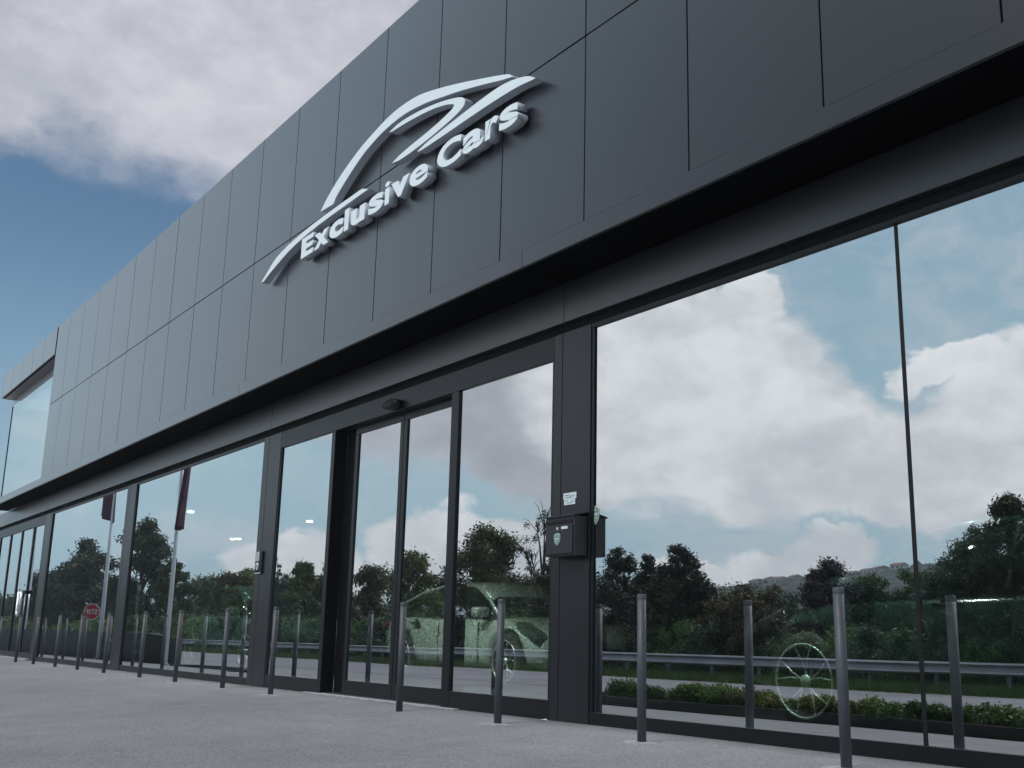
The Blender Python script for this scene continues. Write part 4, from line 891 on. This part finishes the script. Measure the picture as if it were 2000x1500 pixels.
for x in np.arange(-178, 0, 2.0):
    b = MB(); b.box(x-.03, x+.03, -14.06, -13.96, -.4, .42); part(b, 'post', M['galvp'], gr_)

# ---------------------------------------------------------------- flagpoles, stop sign
def flagpole(x, y, h, label, lean=0):
    t = thing('flagpole', label, 'flagpole', (x, y, zg(y)), 0, 'flagpoles on the forecourt')
    b = MB(); b.tube([(0, 0, 0), (lean*.5, 0, h*.5), (lean, 0, h)], [.075, .062, .042], 14); b.build('pole', M['pole'], t, smooth_=True)
    b = MB(); b.lathe([(.14, -.02), (.14, .03), (.08, .06)], 18); b.build('base_plate', M['galvp'], t)
    b = MB(); b.lathe([(.001, .06), (.05, .04), (.06, 0), (.045, -.03)], 12, (lean, 0, h)); b.build('finial', M['pole'], t, smooth_=True)
    return t
def cloth(P4, nx, nz_, amp, seed):
    """hanging cloth between four corners (top pole side, top free, bottom free, bottom pole side)"""
    a, b_, c_, d_ = [Vector(p) for p in P4]; g_ = random.Random(seed); ph = g_.uniform(0, 6); V = []
    for j in range(nz_+1):
        v = j/nz_
        for i in range(nx+1):
            u = i/nx; p = a.lerp(b_, u).lerp(d_.lerp(c_, u), v); p.y += amp*math.sin(u*9+ph+v*1.5)*(.3+v); V.append(p)
    F = [(j*(nx+1)+i, j*(nx+1)+i+1, (j+1)*(nx+1)+i+1, (j+1)*(nx+1)+i) for j in range(nz_) for i in range(nx)]
    return V, F
def flag(P4, label, seed, mark):
    b = MB(); V, F = cloth(P4, 14, 24, .10, seed); b.add(V, F); o_ = b.build('flag', M['flag'], None, 0, True)
    s_ = o_.modifiers.new('t', 'SOLIDIFY'); s_.thickness = .006; tag(o_, label, 'flag'); return o_
f1 = flagpole(-40.4, 1.0, 7.0, 'pale flagpole beside the stop sign, left of the column between the flag windows')
f1b = flagpole(-33.1, 1.0, 7.0, 'pale flagpole with the long narrow flag, right of the column between the flag windows')
f0 = flagpole(-52.3, 1.0, 7.0, 'pale flagpole mirrored in the far glass doors at the left edge')
def mk_flag(P4, label, seed, parent_t, marks):
    o_ = flag(P4, label, seed, 0)
    for mk in marks:
        b = MB(); a, c_, w = mk; a = Vector(a); c_ = Vector(c_); dxv = (c_-a).normalized(); s_ = Vector((dxv.z, 0, -dxv.x))*w/2
        b.add([a-s_, a+s_, c_+s_, c_-s_], [(0, 1, 2, 3)]); b.build('mark', M['flagmark'], o_)
mk_flag([(-39.75, 1.0, 6.9), (-42.2, 1.05, 6.5), (-42.2, 1.05, 4.9), (-40.2, 1.0, 4.47)], 'maroon flag with one pale slanted stripe left of the column', 3, f1, [((-41.9, 1.28, 5.65), (-41.1, 1.28, 6.6), .09), ])
mk_flag([(-32.8, 1.0, 6.9), (-31.9, 1.05, 6.85), (-32.55, 1.05, 3.75), (-33.02, 1.0, 3.72)], 'long narrow maroon flag hanging beside its pole', 5, f1b,
        [((-32.62+.03*k, 1.25, 4.75+.115*k), (-32.62+.03*k, 1.25, 4.81+.115*k), .055) for k in range(9)])
ss = thing('stop_sign', 'red octagonal stop sign with white rim mirrored in the left flag window', 'sign', (-49.8, -1.0, -.265))
ZC, SR = 1.59, .335
def octa(r): return [(r/math.cos(R(22.5))*math.cos(R(22.5+45*k)), ZC+.265+r/math.cos(R(22.5))*math.sin(R(22.5+45*k))) for k in range(8)]
b = MB(); b.prism(octa(SR), -.005, .005); b.build('rim', M['stopwhite'], ss)
b = MB(); b.prism(octa(SR-.03), .0055, .008); b.build('face', M['stopred'], ss)
for k, chh in enumerate('STOP'):
    glyph(chh, -49.8+.255-.13-k*.128, .108, ZC-.11, .22, -1.0+.012, -1.0+.0085, [M['stopwhite']], ss, 'letter', .02, flip=True)
b = MB(); b.tube([(0, -.04, -.1), (0, -.04, 2.15)], .03, 10); b.build('post', M['galvp'], ss)
ss.rotation_euler = (0, 0, R(-62))

# ---------------------------------------------------------------- hills with houses, haze
def hill(name, x0, x1, y0, y1, ridge, seed, mt, nx=520, ny=50):
    g_ = np.random.default_rng(seed); vs = []; xs_ = np.linspace(x0, x1, nx); ys_ = np.linspace(y0, y1, ny)
    for j, y in enumerate(ys_):
        t = j/(ny-1); s_ = t**1.25
        for x in xs_: vs.append((x, y, -.5 + ridge(x)*s_ + abs(g_.normal())*ridge(x)*.022*(.3+.7*s_)))
    b = MB(); b.add(vs, [(j*nx+i, j*nx+i+1, (j+1)*nx+i+1, (j+1)*nx+i) for j in range(ny-1) for i in range(nx-1)])
    o_ = b.build(name, mt, None, 0, False); return tag(o_, kind='structure')
M['hill'] = mat('wooded_hillside', (.012, .020, .016), .95, vscale=.09, vcol=(.036, .046, .034), bump=1.0, bscale=.5)
def rid(x): return float(np.interp(x, [-560, -430, -412, -395, -370, -350, -325, -300, -270, -200, -50, 100], [2, 19, 30, 32.5, 33.5, 35.5, 35, 37, 39, 36, 28, 10]))
hill('hills', -560, 100, -180, -400, rid, 2, M['hill'])
def rid2(x): return float(np.interp(x, [-620, -560, -520, -500, -480, -460, -430, -380, -300, -200], [3, 6, 15, 17, 19.5, 21.5, 21, 12, 5, 1]))
hill('hills', -620, -200, -120, -165, rid2, 3, M['hill'])
hs = [(-405, -394, 29.0, 6), (-382, -396, 32, 5), (-374, -397, 32.8, 4), (-366, -394, 32.4, 6), (-357, -395, 33.0, 4), (-333, -396, 34, 6), (-325, -394, 33.4, 6.5), (-317, -396, 34.4, 5), (-309, -394, 35, 6), (-301, -396, 36.2, 5)]
hlab = ['white house alone at the left end of the hill ridge', 'small pale house left of the hilltop middle', 'narrow pale house in the hilltop middle', 'wide pale house in the hilltop middle', 'small house right of the hilltop middle', 'pale house above the plum-coloured tree', 'largest house right of the plum-coloured tree', 'small house above the mid green trees', 'pale house at the upright window joint', 'house right of the upright window joint']
for i, (x, y, z, w) in enumerate(hs):
    t = thing('hillside_house', hlab[i], 'house', (x, y, z), R(10*(i % 3)), 'houses on the ridge')
    b = MB(); b.box(-w/2, w/2, -3, 3, -5, 1.6); b.build('wall', M['housew'], t)
    b = MB(); b.add([(-w/2-.3, -3.5, 1.6), (w/2+.3, -3.5, 1.6), (w/2+.3, 3.5, 1.6), (-w/2-.3, 3.5, 1.6), (-w/2-.2, 0, 2.8), (w/2+.2, 0, 2.8)], [(0, 1, 5, 4), (2, 3, 4, 5), (0, 4, 3), (1, 2, 5), (0, 3, 2, 1)]); b.build('roof', M['roof'], t)
    for k in range(2):
        b = MB(); b.box(-w/4+k*w/2-.6, -w/4+k*w/2+.6, 3.0, 3.05, .2, 1.1); b.build('window', M['pane_dark'], t)
hb = MB(); hb.box(-1810, 910, -1510, 130, -1.7, 48)
hz = hb.build('haze', [], None); hz.data.materials.clear(); tag(hz, kind='stuff')
hm = bpy.data.materials.new('haze'); hm.use_nodes = True; t = hm.node_tree; t.nodes.clear()
o = t.nodes.new('ShaderNodeOutputMaterial'); pv = t.nodes.new('ShaderNodeVolumePrincipled'); pv.inputs['Density'].default_value = .0006
pv.inputs['Color'].default_value = (.80, .88, .95, 1); t.links.new(pv.outputs[0], o.inputs['Volume']); hz.data.materials.append(hm)
